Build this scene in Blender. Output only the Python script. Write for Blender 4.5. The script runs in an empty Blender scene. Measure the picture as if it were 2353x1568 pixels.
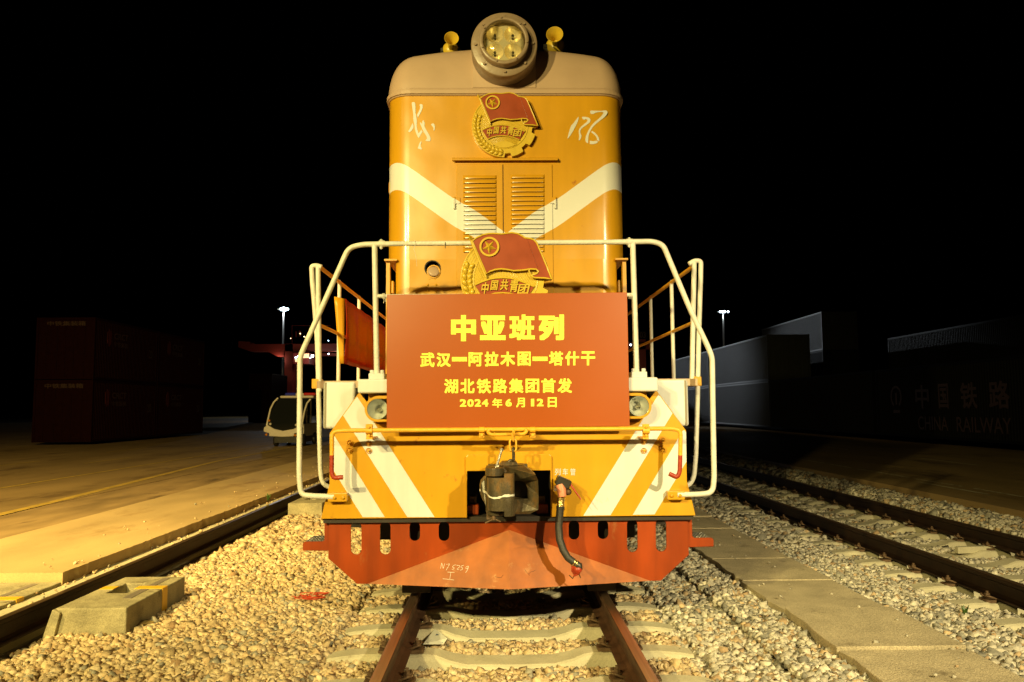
import bpy, bmesh, math, random
import numpy as np
from mathutils import Vector, Matrix, noise
from mathutils.geometry import tessellate_polygon
random.seed(7); rng = np.random.default_rng(7)
R = math.radians; PI = math.pi
SC = bpy.context.scene; COL = SC.collection

# ------------------------------------------------------------------ camera
FOC = 1800.0; CX, CY = 1176.5, 784.0           # measured on the photograph at 2353 px wide
CAM = Vector((-0.068, 0.0, 1.475))
_p = math.atan(153.8 / FOC); _q = math.atan(29.6 / FOC * math.cos(_p)); _r = R(0.4)
_F = Vector((math.cos(_p) * math.sin(_q), math.cos(_p) * math.cos(_q), math.sin(_p)))
_R0 = Vector((math.cos(_q), -math.sin(_q), 0)); _U0 = _R0.cross(_F)
_U = math.cos(_r) * _U0 + math.sin(_r) * _R0; _R = math.cos(_r) * _R0 - math.sin(_r) * _U0
cam = bpy.data.cameras.new('camera'); cam.sensor_width = 36; cam.lens = 36 * FOC / 2353
cam.clip_start = 0.05; cam.clip_end = 1500
co = bpy.data.objects.new('camera', cam); COL.objects.link(co)
co.matrix_world = Matrix(((_R.x, _U.x, -_F.x, CAM.x), (_R.y, _U.y, -_F.y, CAM.y), (_R.z, _U.z, -_F.z, CAM.z), (0, 0, 0, 1)))
SC.camera = co

def at(x, y, Y):
    "world point at depth Y seen at measured position x, y of the photograph"
    d = _F * FOC + _R * (x - CX) + _U * (CY - y)
    return CAM + d * ((Y - CAM.y) / d.y)
def on(x, y, Z):
    "world point at height Z"
    d = _F * FOC + _R * (x - CX) + _U * (CY - y)
    return CAM + d * ((Z - CAM.z) / d.z)
def crop(x0, y0, w, cw):
    k = 2353 / 4096; f = w / cw * k
    return lambda x, y: (x0 * k + x * f, y0 * k + y * f)

# ------------------------------------------------------------------ world and lights
W = bpy.data.worlds.new('World'); SC.world = W; W.use_nodes = True
nt = W.node_tree; sky = nt.nodes.new('ShaderNodeTexSky'); sky.sky_type = 'NISHITA'; sky.sun_disc = False
sky.sun_elevation = R(-6); sky.sun_rotation = R(200)
nt.links.new(sky.outputs[0], nt.nodes['Background'].inputs[0]); nt.nodes['Background'].inputs[1].default_value = 0.012
SC.view_settings.view_transform = 'Standard'; SC.view_settings.look = 'None'
SC.view_settings.exposure = 0.28; SC.view_settings.gamma = 1
SC.cycles.max_bounces = 8; SC.cycles.sample_clamp_indirect = 4; SC.cycles.use_denoising = True

def spot(name, loc, target, power, color, ang=100, blend=0.6, radius=0.12):
    l = bpy.data.lights.new(name, 'SPOT'); l.energy = power; l.color = color; l.spot_size = R(ang); l.spot_blend = blend
    l.shadow_soft_size = radius
    o = bpy.data.objects.new(name, l); COL.objects.link(o); o.location = loc
    o.rotation_euler = (Vector(target) - Vector(loc)).to_track_quat('-Z', 'Y').to_euler()
    return o
WARM = (1.0, 0.79, 0.29)
spot('yard_floodlight', (-4.1, -3.4, 5.6), (-1.6, 6.5, 2.3), 2500, WARM, 66, 1.0)
spot('yard_floodlight', (-6.0, -3.2, 5.4), (-1.9, 6.5, 2.4), 4300, WARM, 62, 1.0)
spot('yard_floodlight', (-7.5, 1.2, 7.5), (-8.2, 15.0, 0), 13000, (1.0, 0.70, 0.22), 96, .9)
spot('yard_floodlight', (5.0, -3.0, 5.2), (2.9, 5.4, -0.2), 5400, (1.0, 0.81, 0.40), 54, .9)

# ------------------------------------------------------------------ materials
_M = {}
def mat(name, col, rough=0.5, metal=0.0, var=0.0, scale=6.0, bump=0.0, bscale=40.0, dirt=None, dirt_amt=0.0, dscale=2.0,
        emit=None, estr=0.0, coat=0.0, stretch=None, spec=0.5, streak=0.0, speck=0.0, wave=0.0):
    m = bpy.data.materials.new(name); m.use_nodes = True; n = m.node_tree.nodes; L = m.node_tree.links
    b = n['Principled BSDF']; b.inputs['Roughness'].default_value = rough; b.inputs['Metallic'].default_value = metal
    b.inputs['Specular IOR Level'].default_value = spec
    b.inputs['Base Color'].default_value = (*col, 1); b.inputs['Coat Weight'].default_value = coat; b.inputs['Coat Roughness'].default_value = 0.14
    pos = n.new('ShaderNodeNewGeometry').outputs['Position']
    if stretch:
        mp = n.new('ShaderNodeMapping'); mp.inputs['Scale'].default_value = stretch; L.new(pos, mp.inputs[0]); pos = mp.outputs[0]
    out = None
    if var > 0:
        t = n.new('ShaderNodeTexNoise'); t.inputs['Scale'].default_value = scale; t.inputs['Detail'].default_value = 6; L.new(pos, t.inputs[0])
        r = n.new('ShaderNodeValToRGB'); r.color_ramp.elements[0].position = 0.3; r.color_ramp.elements[1].position = 0.7
        r.color_ramp.elements[0].color = (*[c * (1 - var) for c in col], 1); r.color_ramp.elements[1].color = (*[min(1, c * (1 + var * .6)) for c in col], 1)
        L.new(t.outputs[0], r.inputs[0]); out = r.outputs[0]
        rr = n.new('ShaderNodeMapRange'); rr.inputs['To Min'].default_value = rough * 0.85; rr.inputs['To Max'].default_value = min(1, rough * 1.2)
        L.new(t.outputs[0], rr.inputs[0]); L.new(rr.outputs[0], b.inputs['Roughness'])
    if dirt:
        t = n.new('ShaderNodeTexNoise'); t.inputs['Scale'].default_value = dscale; t.inputs['Detail'].default_value = 10; t.inputs['Roughness'].default_value = 0.7
        L.new(pos, t.inputs[0])
        r = n.new('ShaderNodeMapRange'); r.inputs['From Min'].default_value = 0.62 - dirt_amt * 0.3; r.inputs['From Max'].default_value = 0.72 - dirt_amt * 0.2
        L.new(t.outputs[0], r.inputs[0])
        mx = n.new('ShaderNodeMix'); mx.data_type = 'RGBA'; L.new(r.outputs[0], mx.inputs['Factor'])
        if out: L.new(out, mx.inputs['A'])
        else: mx.inputs['A'].default_value = (*col, 1)
        mx.inputs['B'].default_value = (*dirt, 1); out = mx.outputs['Result']
    for amt, sc, st in ((streak, 7, (1, 1, .12)), (speck, 130, (1, 1, 1))):
        if amt <= 0: continue
        mp = n.new('ShaderNodeMapping'); mp.inputs['Scale'].default_value = st; L.new(n.new('ShaderNodeNewGeometry').outputs['Position'], mp.inputs[0])
        t = n.new('ShaderNodeTexNoise'); t.inputs['Scale'].default_value = sc; t.inputs['Detail'].default_value = 6; L.new(mp.outputs[0], t.inputs[0])
        r = n.new('ShaderNodeMapRange'); r.inputs['From Min'].default_value = .35; r.inputs['From Max'].default_value = .62; r.inputs['To Min'].default_value = 1 - amt; r.inputs['To Max'].default_value = 1; L.new(t.outputs[0], r.inputs[0])
        sv = n.new('ShaderNodeVectorMath'); sv.operation = 'SCALE'
        if out: L.new(out, sv.inputs[0])
        else: sv.inputs[0].default_value = col
        L.new(r.outputs[0], sv.inputs['Scale']); out = sv.outputs[0]
    if out: L.new(out, b.inputs['Base Color'])
    if bump > 0:
        t = n.new('ShaderNodeTexNoise'); t.inputs['Scale'].default_value = bscale; t.inputs['Detail'].default_value = 5; L.new(pos, t.inputs[0])
        bp = n.new('ShaderNodeBump'); bp.inputs['Strength'].default_value = bump; bp.inputs['Distance'].default_value = 0.01
        L.new(t.outputs[0], bp.inputs['Height']); L.new(bp.outputs[0], b.inputs['Normal'])
        if wave > 0:
            t2 = n.new('ShaderNodeTexNoise'); t2.inputs['Scale'].default_value = 2.2; t2.inputs['Detail'].default_value = 1; L.new(pos, t2.inputs[0])
            b2 = n.new('ShaderNodeBump'); b2.inputs['Strength'].default_value = wave; b2.inputs['Distance'].default_value = 0.05
            L.new(t2.outputs[0], b2.inputs['Height']); L.new(b2.outputs[0], bp.inputs['Normal'])
    if emit: b.inputs['Emission Color'].default_value = (*emit, 1); b.inputs['Emission Strength'].default_value = estr
    _M[name] = m; return m
ORANGE = (0.61, 0.312, 0.010)
orange = mat('orange_paint', ORANGE, 0.33, var=0.07, scale=1.6, bump=0.06, bscale=9, dirt=(0.38, 0.14, 0.02), dirt_amt=-0.08, dscale=7, coat=0.35, streak=.09, wave=.35)
white = mat('white_paint', (0.66, 0.68, 0.70), 0.42, streak=.10, var=0.05, scale=3, bump=0.05, bscale=20, dirt=(0.55, 0.50, 0.40), dirt_amt=-0.1, dscale=5)
pipe_white = mat('chipped_white_paint', (0.68, 0.67, 0.62), 0.45, var=0.10, scale=14, bump=0.5, bscale=60, dirt=(0.20, 0.14, 0.08), dirt_amt=-0.17, dscale=22)
pipe_yellow = mat('thick_yellow_paint', (0.78, 0.40, 0.03), 0.4, var=0.10, scale=14, bump=0.45, bscale=50, dirt=(0.25, 0.13, 0.04), dirt_amt=-0.2, dscale=20)
pipe_red = mat('thick_red_paint', (0.35, 0.035, 0.01), 0.4, var=0.2, scale=14, bump=0.4, bscale=50)
roofgrey = mat('grey_roof_paint', (0.46, 0.325, 0.225), 0.42, var=0.08, scale=2.5, bump=0.12, bscale=12, dirt=(0.20, 0.15, 0.09), dirt_amt=-0.17, dscale=14, coat=0.1)
lampgrey = mat('dark_grey_lamp_paint', (0.255, 0.185, 0.125), 0.40, var=0.12, scale=9, bump=.25, bscale=30, coat=.1)
redplow = mat('red_plow_paint', (0.34, 0.048, 0.002), 0.34, streak=.3, var=0.25, scale=3.5, bump=0.10, bscale=14, dirt=(0.36, 0.13, 0.04), dirt_amt=0.02, dscale=4.5, stretch=(1, 1, .45), spec=0.6)
banner_red = mat('red_banner_board', (0.35, 0.072, 0.002), 0.33, var=0.03, scale=1, spec=0.65)
banner_soft = mat('red_plastic_sheet', (0.55, 0.05, 0.005), 0.22, var=0.1, scale=3, bump=0.1, bscale=4)
banner_text = mat('yellow_print', (0.74, 0.80, 0.09), 0.6)
flag_red = mat('enamel_red', (0.29, 0.040, 0.002), 0.38, var=0.15, scale=7, coat=.2)
gold = mat('gold_paint', (0.60, 0.42, 0.035), 0.34, var=0.08, scale=20, coat=0.2)
iron = mat('greasy_cast_iron', (0.115, 0.09, 0.05), 0.36, metal=0.1, speck=.35, streak=.4, var=0.45, scale=9, bump=0.55, bscale=28, dirt=(0.20, 0.105, 0.03), dirt_amt=0.42, dscale=9, stretch=(1, 1, .5))
black = mat('black_paint', (0.03, 0.028, 0.022), 0.35, var=0.2)
rubber = mat('black_rubber', (0.025, 0.022, 0.02), 0.5, var=0.2, bump=0.15, bscale=60)
dark = mat('dark_underframe', (0.03, 0.022, 0.016), 0.7, var=0.4, scale=5, bump=0.3)
chrome = mat('reflector_metal', (0.95, 0.84, 0.55), 0.22, metal=0.55)
lampref = mat('headlamp_reflector_metal', (0.86, 0.90, 0.95), 0.24, metal=0.4)
wedge_red = mat('light_red_wedge_paint', (0.38, 0.105, 0.014), 0.42, streak=.3, var=0.25, scale=4, bump=0.1, bscale=14, dirt=(0.50, 0.24, 0.09), dirt_amt=0.1, dscale=5)  # lighter red than the plow plate, with random paler patches
brass = mat('brass', (0.75, 0.55, 0.22), 0.3, metal=1.0, bump=.3, bscale=80)
steel = mat('tread_steel', (0.45, 0.43, 0.38), 0.35, metal=0.8, bump=0.8, bscale=70)
salmon = mat('salmon_primer', (0.62, 0.22, 0.12), 0.45, var=0.2, scale=20, dirt=(0.2, 0.14, 0.08), dirt_amt=-.1, dscale=15)
rail_side = mat('rusty_rail', (0.085, 0.040, 0.020), 0.65, metal=0.2, var=0.35, scale=8, bump=0.3, bscale=30)
rail_top = mat('worn_rail_head', (0.42, 0.27, 0.16), 0.30, metal=0.9, var=0.3, scale=3, stretch=(20, .5, 1))
dark_rail = mat('dark_brown_rail', (0.030, 0.016, 0.009), 0.6, metal=0.2, var=0.4, scale=8, bump=0.3, bscale=30, spec=.25)  # darker brown than the rails under the locomotive
rust = mat('rusty_fastener', (0.14, 0.085, 0.045), 0.6, metal=0.3, var=0.4, scale=30, bump=0.4, bscale=60)
concrete = mat('sleeper_concrete', speck=.15, col=(0.56, 0.52, 0.37), rough=0.85, var=0.16, scale=5, bump=0.35, bscale=50, dirt=(0.24, 0.17, 0.10), dirt_amt=0.0, dscale=4)
old_concrete = mat('weathered_concrete', speck=.35, col=(0.42, 0.38, 0.24), rough=0.9, var=0.3, scale=6, bump=0.9, bscale=30, dirt=(0.12, 0.09, 0.045), dirt_amt=0.15, dscale=5)
slab_concrete = mat('walkway_concrete', speck=.40, col=(0.60, 0.51, 0.34), rough=0.9, var=0.2, scale=4, bump=0.7, bscale=70, dirt=(0.26, 0.21, 0.13), dirt_amt=0.12, dscale=2.6)
apron_m = mat('yard_concrete', speck=.15, col=(0.56, 0.41, 0.20), rough=0.62, var=0.18, scale=1.5, bump=0.2, bscale=20, dirt=(0.36, 0.23, 0.10), dirt_amt=0.25, dscale=1.3, stretch=(1, .35, 1))
apron_dirt = mat('muddy_concrete', (0.34, 0.23, 0.10), 0.8, var=0.35, scale=2.5, bump=0.4, bscale=14, dirt=(0.09, 0.055, 0.02), dirt_amt=0.25, dscale=1.6, stretch=(1, .3, 1))
road_m = mat('yard_road', speck=.2, col=(0.38, 0.26, 0.11), rough=0.6, var=0.2, scale=1.0, bump=0.15, bscale=20, dirt=(0.20, 0.13, 0.055), dirt_amt=0.3, dscale=1.1, stretch=(1, .3, 1))
ground_m = mat('bare_ground', (0.10, 0.075, 0.045), 0.95, var=0.3, scale=1)
soil = mat('ballast_dust', (0.15, 0.11, 0.06), 0.95, var=0.5, scale=12, bump=1.0, bscale=25)
line_y = mat('worn_yellow_line', (0.54, 0.37, 0.07), 0.7, var=0.25, scale=5, dirt=(0.25, 0.16, 0.06), dirt_amt=0.1, dscale=8)
line_w = mat('worn_white_line', (0.60, 0.54, 0.38), 0.7, var=0.25, scale=5, dirt=(0.20, 0.14, 0.07), dirt_amt=0.35, dscale=6)
tape_y = mat('yellow_tape', (0.75, 0.45, 0.03), 0.5, var=0.1)
tape_g = mat('grey_tape', (0.22, 0.19, 0.16), 0.5, var=0.1)
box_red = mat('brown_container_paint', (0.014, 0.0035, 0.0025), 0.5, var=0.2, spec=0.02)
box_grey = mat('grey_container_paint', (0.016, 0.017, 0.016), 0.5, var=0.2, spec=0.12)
box_dark = mat('shaded_container_paint', (0.006, 0.006, 0.005), 0.5, var=0.2, spec=0.02)  # near-black copy of the grey paint; missing lamplight put into the colour
box_letter = mat('container_lettering', (0.045, 0.021, 0.010), 0.6)
letter_red = mat('red_container_lettering', (0.10, 0.012, 0.008), 0.6)
crane_red = mat('crane_red_paint', (0.17, 0.014, 0.007), 0.5, var=0.1)
cart_white = mat('cart_white_paint', (0.75, 0.70, 0.60), 0.35, coat=0.3)
amber = mat('amber_lens', (0.7, 0.25, 0.02), 0.3)
lens_blue = mat('blue_lens', (0.02, 0.03, 0.45), 0.25)
lens_red = mat('red_lens', (0.5, 0.01, 0.01), 0.25)
darkglass = mat('dark_window_glass', (0.012, 0.014, 0.014), 0.08, spec=0.6)
lamp_w = mat('floodlight_lens', (0.9, 0.95, 1), 0.3, emit=(0.62, 0.80, 1.0), estr=14)
lamp_y = mat('warm_lamp_lens', (1, 0.9, 0.6), 0.3, emit=(1, 0.75, 0.35), estr=4)
win_y = mat('lit_cabin_window', (0.9, 0.6, 0.3), 0.3, emit=(1, 0.6, 0.3), estr=0.8)
leafm = mat('leaf', (0.06, 0.12, 0.02), 0.5, var=0.3, scale=30)
stringm = mat('red_string', (0.55, 0.06, 0.02), 0.6)
wood = mat('old_wood', (0.22, 0.15, 0.05), 0.8, var=0.4, scale=30, bump=.4)
paper = mat('paper', (0.72, 0.72, 0.62), 0.7)
ink = mat('blue_ink', (0.05, 0.09, 0.16), 0.7)
chalk = mat('white_chalk', (0.85, 0.80, 0.68), 0.9)
greytrim = mat('grey_sealant', (0.24, 0.21, 0.15), 0.6)

def glass_mat():
    m = bpy.data.materials.new('clear_lamp_glass'); m.use_nodes = True; n = m.node_tree.nodes; L = m.node_tree.links
    n.remove(n['Principled BSDF']); t = n.new('ShaderNodeBsdfTransparent'); g = n.new('ShaderNodeBsdfGlossy'); g.inputs['Roughness'].default_value = 0.03
    f = n.new('ShaderNodeFresnel'); f.inputs[0].default_value = 1.5; mx = n.new('ShaderNodeMixShader')
    t.inputs[0].default_value = (.93, .93, .88, 1)
    L.new(f.outputs[0], mx.inputs[0]); L.new(t.outputs[0], mx.inputs[1]); L.new(g.outputs[0], mx.inputs[2]); L.new(mx.outputs[0], n['Material Output'].inputs[0])
    return m
glass = glass_mat()

def sheet_mat():
    m = banner_soft.copy(); m.name = 'translucent_red_sheet'; n = m.node_tree.nodes; L = m.node_tree.links
    t = n.new('ShaderNodeBsdfTranslucent'); t.inputs[0].default_value = (.45, .075, .006, 1); mx = n.new('ShaderNodeMixShader'); mx.inputs[0].default_value = .6
    L.new(n['Principled BSDF'].outputs[0], mx.inputs[1]); L.new(t.outputs[0], mx.inputs[2]); L.new(mx.outputs[0], n['Material Output'].inputs[0]); return m
sheet = sheet_mat()

def striped_mat():
    "orange paint with the white V band painted over hood and doors; the band is fixed to the hood in space"
    m = orange.copy(); m.name = 'orange_paint_with_white_band'; n = m.node_tree.nodes; L = m.node_tree.links; b = n['Principled BSDF']
    old = b.inputs['Base Color'].links[0].from_socket
    g = n.new('ShaderNodeNewGeometry'); s = n.new('ShaderNodeSeparateXYZ'); L.new(g.outputs['Position'], s.inputs[0])
    ab = n.new('ShaderNodeMath'); ab.operation = 'ABSOLUTE'; L.new(s.outputs['X'], ab.inputs[0])
    fc = n.new('ShaderNodeMapRange'); fc.inputs['From Max'].default_value = 1.1; L.new(ab.outputs[0], fc.inputs[0])
    cu = n.new('ShaderNodeFloatCurve'); L.new(fc.outputs[0], cu.inputs['Value'])
    pts = [(1156.6, 566), (1138.7, 551), (1098, 521), (1041, 487), (990, 451), (949, 422), (928, 409), (908, 402.5), (888, 404.5)]
    xz = sorted((abs(at(x, y, YH).x), at(x, y, YH).z) for x, y in pts)
    xz[0] = (0.0, xz[0][1] - .012)
    c = cu.mapping.curves[0]; z0, z1 = 2.0, 4.0
    while len(c.points) > 2: c.points.remove(c.points[-1])
    c.points[0].location = (xz[0][0] / 1.1, (xz[0][1] - z0) / (z1 - z0)); c.points[1].location = (1, (xz[-1][1] - z0) / (z1 - z0))
    for x, z in xz[1:]: c.points.new(x / 1.1, (z - z0) / (z1 - z0))
    cu.mapping.update()
    zz = n.new('ShaderNodeMapRange'); zz.inputs['To Min'].default_value = z0; zz.inputs['To Max'].default_value = z1; L.new(cu.outputs[0], zz.inputs[0])
    d = n.new('ShaderNodeMath'); d.operation = 'SUBTRACT'; L.new(s.outputs['Z'], d.inputs[0]); L.new(zz.outputs[0], d.inputs[1])
    a = n.new('ShaderNodeMath'); a.operation = 'ABSOLUTE'; L.new(d.outputs[0], a.inputs[0])
    lt = n.new('ShaderNodeMapRange'); lt.inputs['From Min'].default_value = 0.1255; lt.inputs['From Max'].default_value = 0.1235; L.new(a.outputs[0], lt.inputs[0])
    mx = n.new('ShaderNodeMix'); mx.data_type = 'RGBA'; L.new(lt.outputs[0], mx.inputs['Factor']); L.new(old, mx.inputs['A'])
    mx.inputs['B'].default_value = (0.70, 0.71, 0.72, 1); L.new(mx.outputs['Result'], b.inputs['Base Color'])
    return m

# ------------------------------------------------------------------ mesh helpers
def world_of(o):
    return (world_of(o.parent) @ o.matrix_parent_inverse if o.parent else Matrix()) @ o.matrix_basis
class MB:
    def __init__(s): s.v = []; s.f = []; s.sm = []
    def add(s, vs, fs, smooth=False):
        o = len(s.v); s.v += [Vector(p) for p in vs]; s.f += [tuple(i + o for i in q) for q in fs]; s.sm += [smooth] * len(fs); return s
    def box(s, a, b, rot=None, pivot=None):
        x0, y0, z0 = a; x1, y1, z1 = b
        vs = [Vector(p) for p in ((x0, y0, z0), (x1, y0, z0), (x1, y1, z0), (x0, y1, z0), (x0, y0, z1), (x1, y0, z1), (x1, y1, z1), (x0, y1, z1))]
        if rot is not None:
            c = Vector(pivot) if pivot is not None else sum(vs, Vector()) / 8
            vs = [c + rot @ (p - c) for p in vs]
        return s.add(vs, [(0, 3, 2, 1), (4, 5, 6, 7), (0, 1, 5, 4), (1, 2, 6, 5), (2, 3, 7, 6), (3, 0, 4, 7)])
    def tube(s, path, r, n=12, closed=False, caps=True):
        P = [Vector(p) for p in path]; m = len(P)
        rr = r if isinstance(r, (list, tuple)) else [r] * m
        T = []
        for i in range(m):
            a = P[i - 1] if (i > 0 or closed) else P[i]; b = P[(i + 1) % m] if (i < m - 1 or closed) else P[i]
            T.append((b - a).normalized())
        up = Vector((0, 0, 1)) if abs(T[0].z) < 0.9 else Vector((1, 0, 0))
        u = T[0].cross(up).normalized(); vs = []
        for i in range(m):
            u = (u - T[i] * u.dot(T[i])).normalized(); w = T[i].cross(u)
            for k in range(n):
                a = 2 * PI * k / n; vs.append(P[i] + (u * math.cos(a) + w * math.sin(a)) * rr[i])
        fs = []
        for i in range(m if closed else m - 1):
            j = (i + 1) % m
            for k in range(n): fs.append((i * n + k, i * n + (k + 1) % n, j * n + (k + 1) % n, j * n + k))
        s.add(vs, fs, True)
        if caps and not closed:
            s.add(vs[:n], [tuple(range(n))][::-1]); s.add(vs[-n:], [tuple(range(n))[::-1]])
        return s
    def lathe(s, prof, org, axis, n=32, smooth=True, close=False):
        "prof = [(r, h)] round axis through org"
        a = Vector(axis).normalized(); up = Vector((0, 0, 1)) if abs(a.z) < .9 else Vector((1, 0, 0))
        u = a.cross(up).normalized(); w = a.cross(u); o = Vector(org); vs = []
        for r, h in prof:
            for k in range(n):
                t = 2 * PI * k / n; vs.append(o + a * h + (u * math.cos(t) + w * math.sin(t)) * max(r, 1e-5))
        fs = [(i * n + k, i * n + (k + 1) % n, (i + 1) * n + (k + 1) % n, (i + 1) * n + k) for i in range(len(prof) - 1) for k in range(n)]
        return s.add(vs, fs, smooth)
    def prism(s, loops, fr, bk):
        "loops = outer + holes of 2D points; fr, bk map a 2D point to 3D front and back"
        flat = [p for l in loops for p in l]
        tri = tessellate_polygon([[Vector((p[0], p[1], 0)) for p in l] for l in loops])
        n = len(flat); vs = [Vector(fr(p)) for p in flat] + [Vector(bk(p)) for p in flat]
        fs = [tuple(t) for t in tri] + [tuple(i + n for i in t)[::-1] for t in tri]; o = 0
        for l in loops:
            m = len(l)
            for i in range(m): fs.append((o + i, o + (i + 1) % m, n + o + (i + 1) % m, n + o + i))
            o += m
        return s.add(vs, fs)
    def build(s, name, m, parent=None, bevel=0, label=None, sharp=None, fix=True, seg=1):
        inv = world_of(parent).inverted() if parent is not None else Matrix()
        me = bpy.data.meshes.new(name); me.from_pydata([inv @ p for p in s.v], [], s.f)
        for mm in (m if isinstance(m, (list, tuple)) else [m]): me.materials.append(mm)
        if any(s.sm): me.polygons.foreach_set('use_smooth', s.sm)
        me.validate()
        if fix:
            b = bmesh.new(); b.from_mesh(me); bmesh.ops.recalc_face_normals(b, faces=b.faces); b.to_mesh(me); b.free()
        o = bpy.data.objects.new(name, me); COL.objects.link(o)
        if parent is not None: o.parent = parent
        if bevel:
            b = bmesh.new(); b.from_mesh(me); bmesh.ops.remove_doubles(b, verts=b.verts, dist=1e-5); b.to_mesh(me); b.free()
            d = o.modifiers.new('bevel', 'BEVEL'); d.width = bevel; d.segments = seg; d.limit_method = 'ANGLE'; d.angle_limit = R(35)
        if label: o['label'] = label
        return o

def tag(o, label=None, cat=None, group=None, kind=None):
    if label: o['label'] = label
    if cat: o['category'] = cat
    if group: o['group'] = group
    if kind: o['kind'] = kind
    return o
def thing(name, loc, label, cat, group=None):
    o = bpy.data.objects.new(name, None); COL.objects.link(o); o.location = loc; o.matrix_world = Matrix.Translation(loc); o.empty_display_size = .2
    return tag(o, label, cat, group)
def kids(o): return [c for c in bpy.data.objects if c.parent == o]
def copy_tree(o, parent=None):
    c = o.copy(); COL.objects.link(c)
    if parent is not None: c.parent = parent
    for ch in kids(o): copy_tree(ch, c)
    return c
def fillet(pts, r, n=5):
    P = [Vector(p) for p in pts]; out = [P[0]]
    for a, b, c in zip(P, P[1:], P[2:]):
        d1 = (a - b); d2 = (c - b); k = min(r, d1.length * .49, d2.length * .49)
        s = b + d1.normalized() * k; e = b + d2.normalized() * k
        for i in range(n + 1):
            t = i / n; out.append(s * (1 - t) ** 2 + b * 2 * t * (1 - t) + e * t * t)
    return out + [P[-1]]
def XZ(pts, Y): return [(at(x, y, Y).x, at(x, y, Y).z) for x, y in pts]
def flat(mb, loops_px, Y, t, mirror=False):
    "outline measured on the photo, at depth Y, thickness t going back"
    L = [XZ(l, Y) for l in loops_px]
    if mirror: L = [[(-x, z) for x, z in l] for l in L]
    return mb.prism(L, lambda p: (p[0], Y, p[1]), lambda p: (p[0], Y + t, p[1]))
def slot(cx, y0, y1, r, n=8):
    return [(cx + r * math.cos(a), y0 + r - r * math.sin(a)) for a in [PI * i / n for i in range(n + 1)]] + \
           [(cx - r * math.cos(a), y1 - r + r * math.sin(a)) for a in [PI * i / n for i in range(n + 1)]]
def circ(cx, cy, r, n=32): return [(cx + r * math.cos(2 * PI * i / n), cy + r * math.sin(2 * PI * i / n)) for i in range(n)]
def hexbolt(mb, c, ax, r=.014, h=.014, n=6):
    return mb.lathe([(0, 0), (r, 0), (r, h), (0, h)], c, ax, n, False)

# ---- lettering with Blender's built-in font, converted to mesh
_TX = {}
def glyph(s, off=0.0):
    if (s, off) not in _TX:
        c = bpy.data.curves.new('lettering', 'FONT'); c.body = s; c.offset = off; c.resolution_u = 3
        o = bpy.data.objects.new('lettering', c); COL.objects.link(o)
        me = bpy.data.meshes.new_from_object(o.evaluated_get(bpy.context.evaluated_depsgraph_get()))
        v = [tuple(p.co[:2]) for p in me.vertices]; f = [tuple(p.vertices) for p in me.polygons]
        bpy.data.objects.remove(o); bpy.data.curves.remove(c); bpy.data.meshes.remove(me)
        x = [p[0] for p in v]; y = [p[1] for p in v]; _TX[(s, off)] = (v, f, min(x), min(y), max(x), max(y))
    return _TX[(s, off)]
def put(mb, s, M, off=0.0, shear=0.0, depth=0.0):
    "glyph stretched into the unit square, then mapped by M(u, v, d); off makes it bolder by laying shifted copies over it"
    v, f, x0, y0, x1, y1 = glyph(s, 0.0)
    x0 -= off; y0 -= off; x1 += off; y1 += off; k = 0
    for dx, dy in (((0, 0), (-1, -1), (0, -1), (1, -1), (-1, 0), (1, 0), (-1, 1), (0, 1), (1, 1)) if off else ((0, 0),)):
        uv = [((p[0] + dx * off - x0) / (x1 - x0), (p[1] + dy * off - y0) / (y1 - y0)) for p in v]
        uv = [(u + shear * (w - .5), w) for u, w in uv]
        n = len(uv); e = -.00012 * k; k += 1
        vs = [M(u, w, e) for u, w in uv]; fs = list(f)
        if depth:
            vs += [M(u, w, depth) for u, w in uv]; ed = {}
            for q in f:
                for a, b in zip(q, q[1:] + q[:1]): ed[(a, b)] = 1
            fs += [(a, b, b + n, a + n) for (a, b) in ed if (b, a) not in ed]
        mb.add(vs, fs)
    return mb
def boxmap(x0, y0, x1, y1, Y):
    a, b, c, d = at(x0, y1, Y), at(x1, y1, Y), at(x0, y0, Y), at(x1, y0, Y)
    return lambda u, v, dd: (a * (1 - u) * (1 - v) + b * u * (1 - v) + c * (1 - u) * v + d * u * v) + Vector((0, dd, 0))

# ------------------------------------------------------------------ the ground
YH = 6.85   # front of the hood
def struct(name, mb, m): return tag(mb.build(name, m), kind='structure')
struct('ground', MB().add([(-400, -60, -.42), (400, -60, -.42), (400, 700, -.42), (-400, 700, -.42)], [(0, 1, 2, 3)]), ground_m)
b = MB(); b.box((-3.92, -6, -.43), (6.98, 160, -.305)); struct('ballast_bed', b, soil)
AZ = .07
def ribbon(mb, pts, w, z):
    for (x0, y0), (x1, y1) in zip(pts, pts[1:]):
        mb.add([(x0 - w / 2, y0, z), (x0 + w / 2, y0, z), (x1 + w / 2, y1, z), (x1 - w / 2, y1, z)], [(0, 1, 2, 3)])
b = MB()
edge = [(-3.89, 7.05)]
y = 7.05
while y < 60:                                        # worn, slightly broken slab edge
    y += random.uniform(.03, .11) if y < 16 else .5; edge.append((-3.89 + random.uniform(-.010, .006) * (4 if random.random() < .05 else 1), y))
edge += [(-3.89, 160), (-5.6, 160), (-5.6, -6), (-4.62, -6), (-4.62, 7.05)]
b.prism([edge], lambda p: (p[0], p[1], AZ), lambda p: (p[0], p[1], -.42))
struct('pavement', b, apron_m)
b = MB(); b.box((-3.89, 5.7, -.42), (-3.745, 160, -.035)); struct('kerb_strip', b, concrete)
b = MB(); b.box((-6.9, -6, -.42), (-5.6, 160, AZ - .006)); struct('gutter_strip', b, apron_dirt)
b = MB(); b.box((-60, -6, -.42), (-6.9, 200, AZ)); struct('road', b, road_m)
b = MB()
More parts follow.
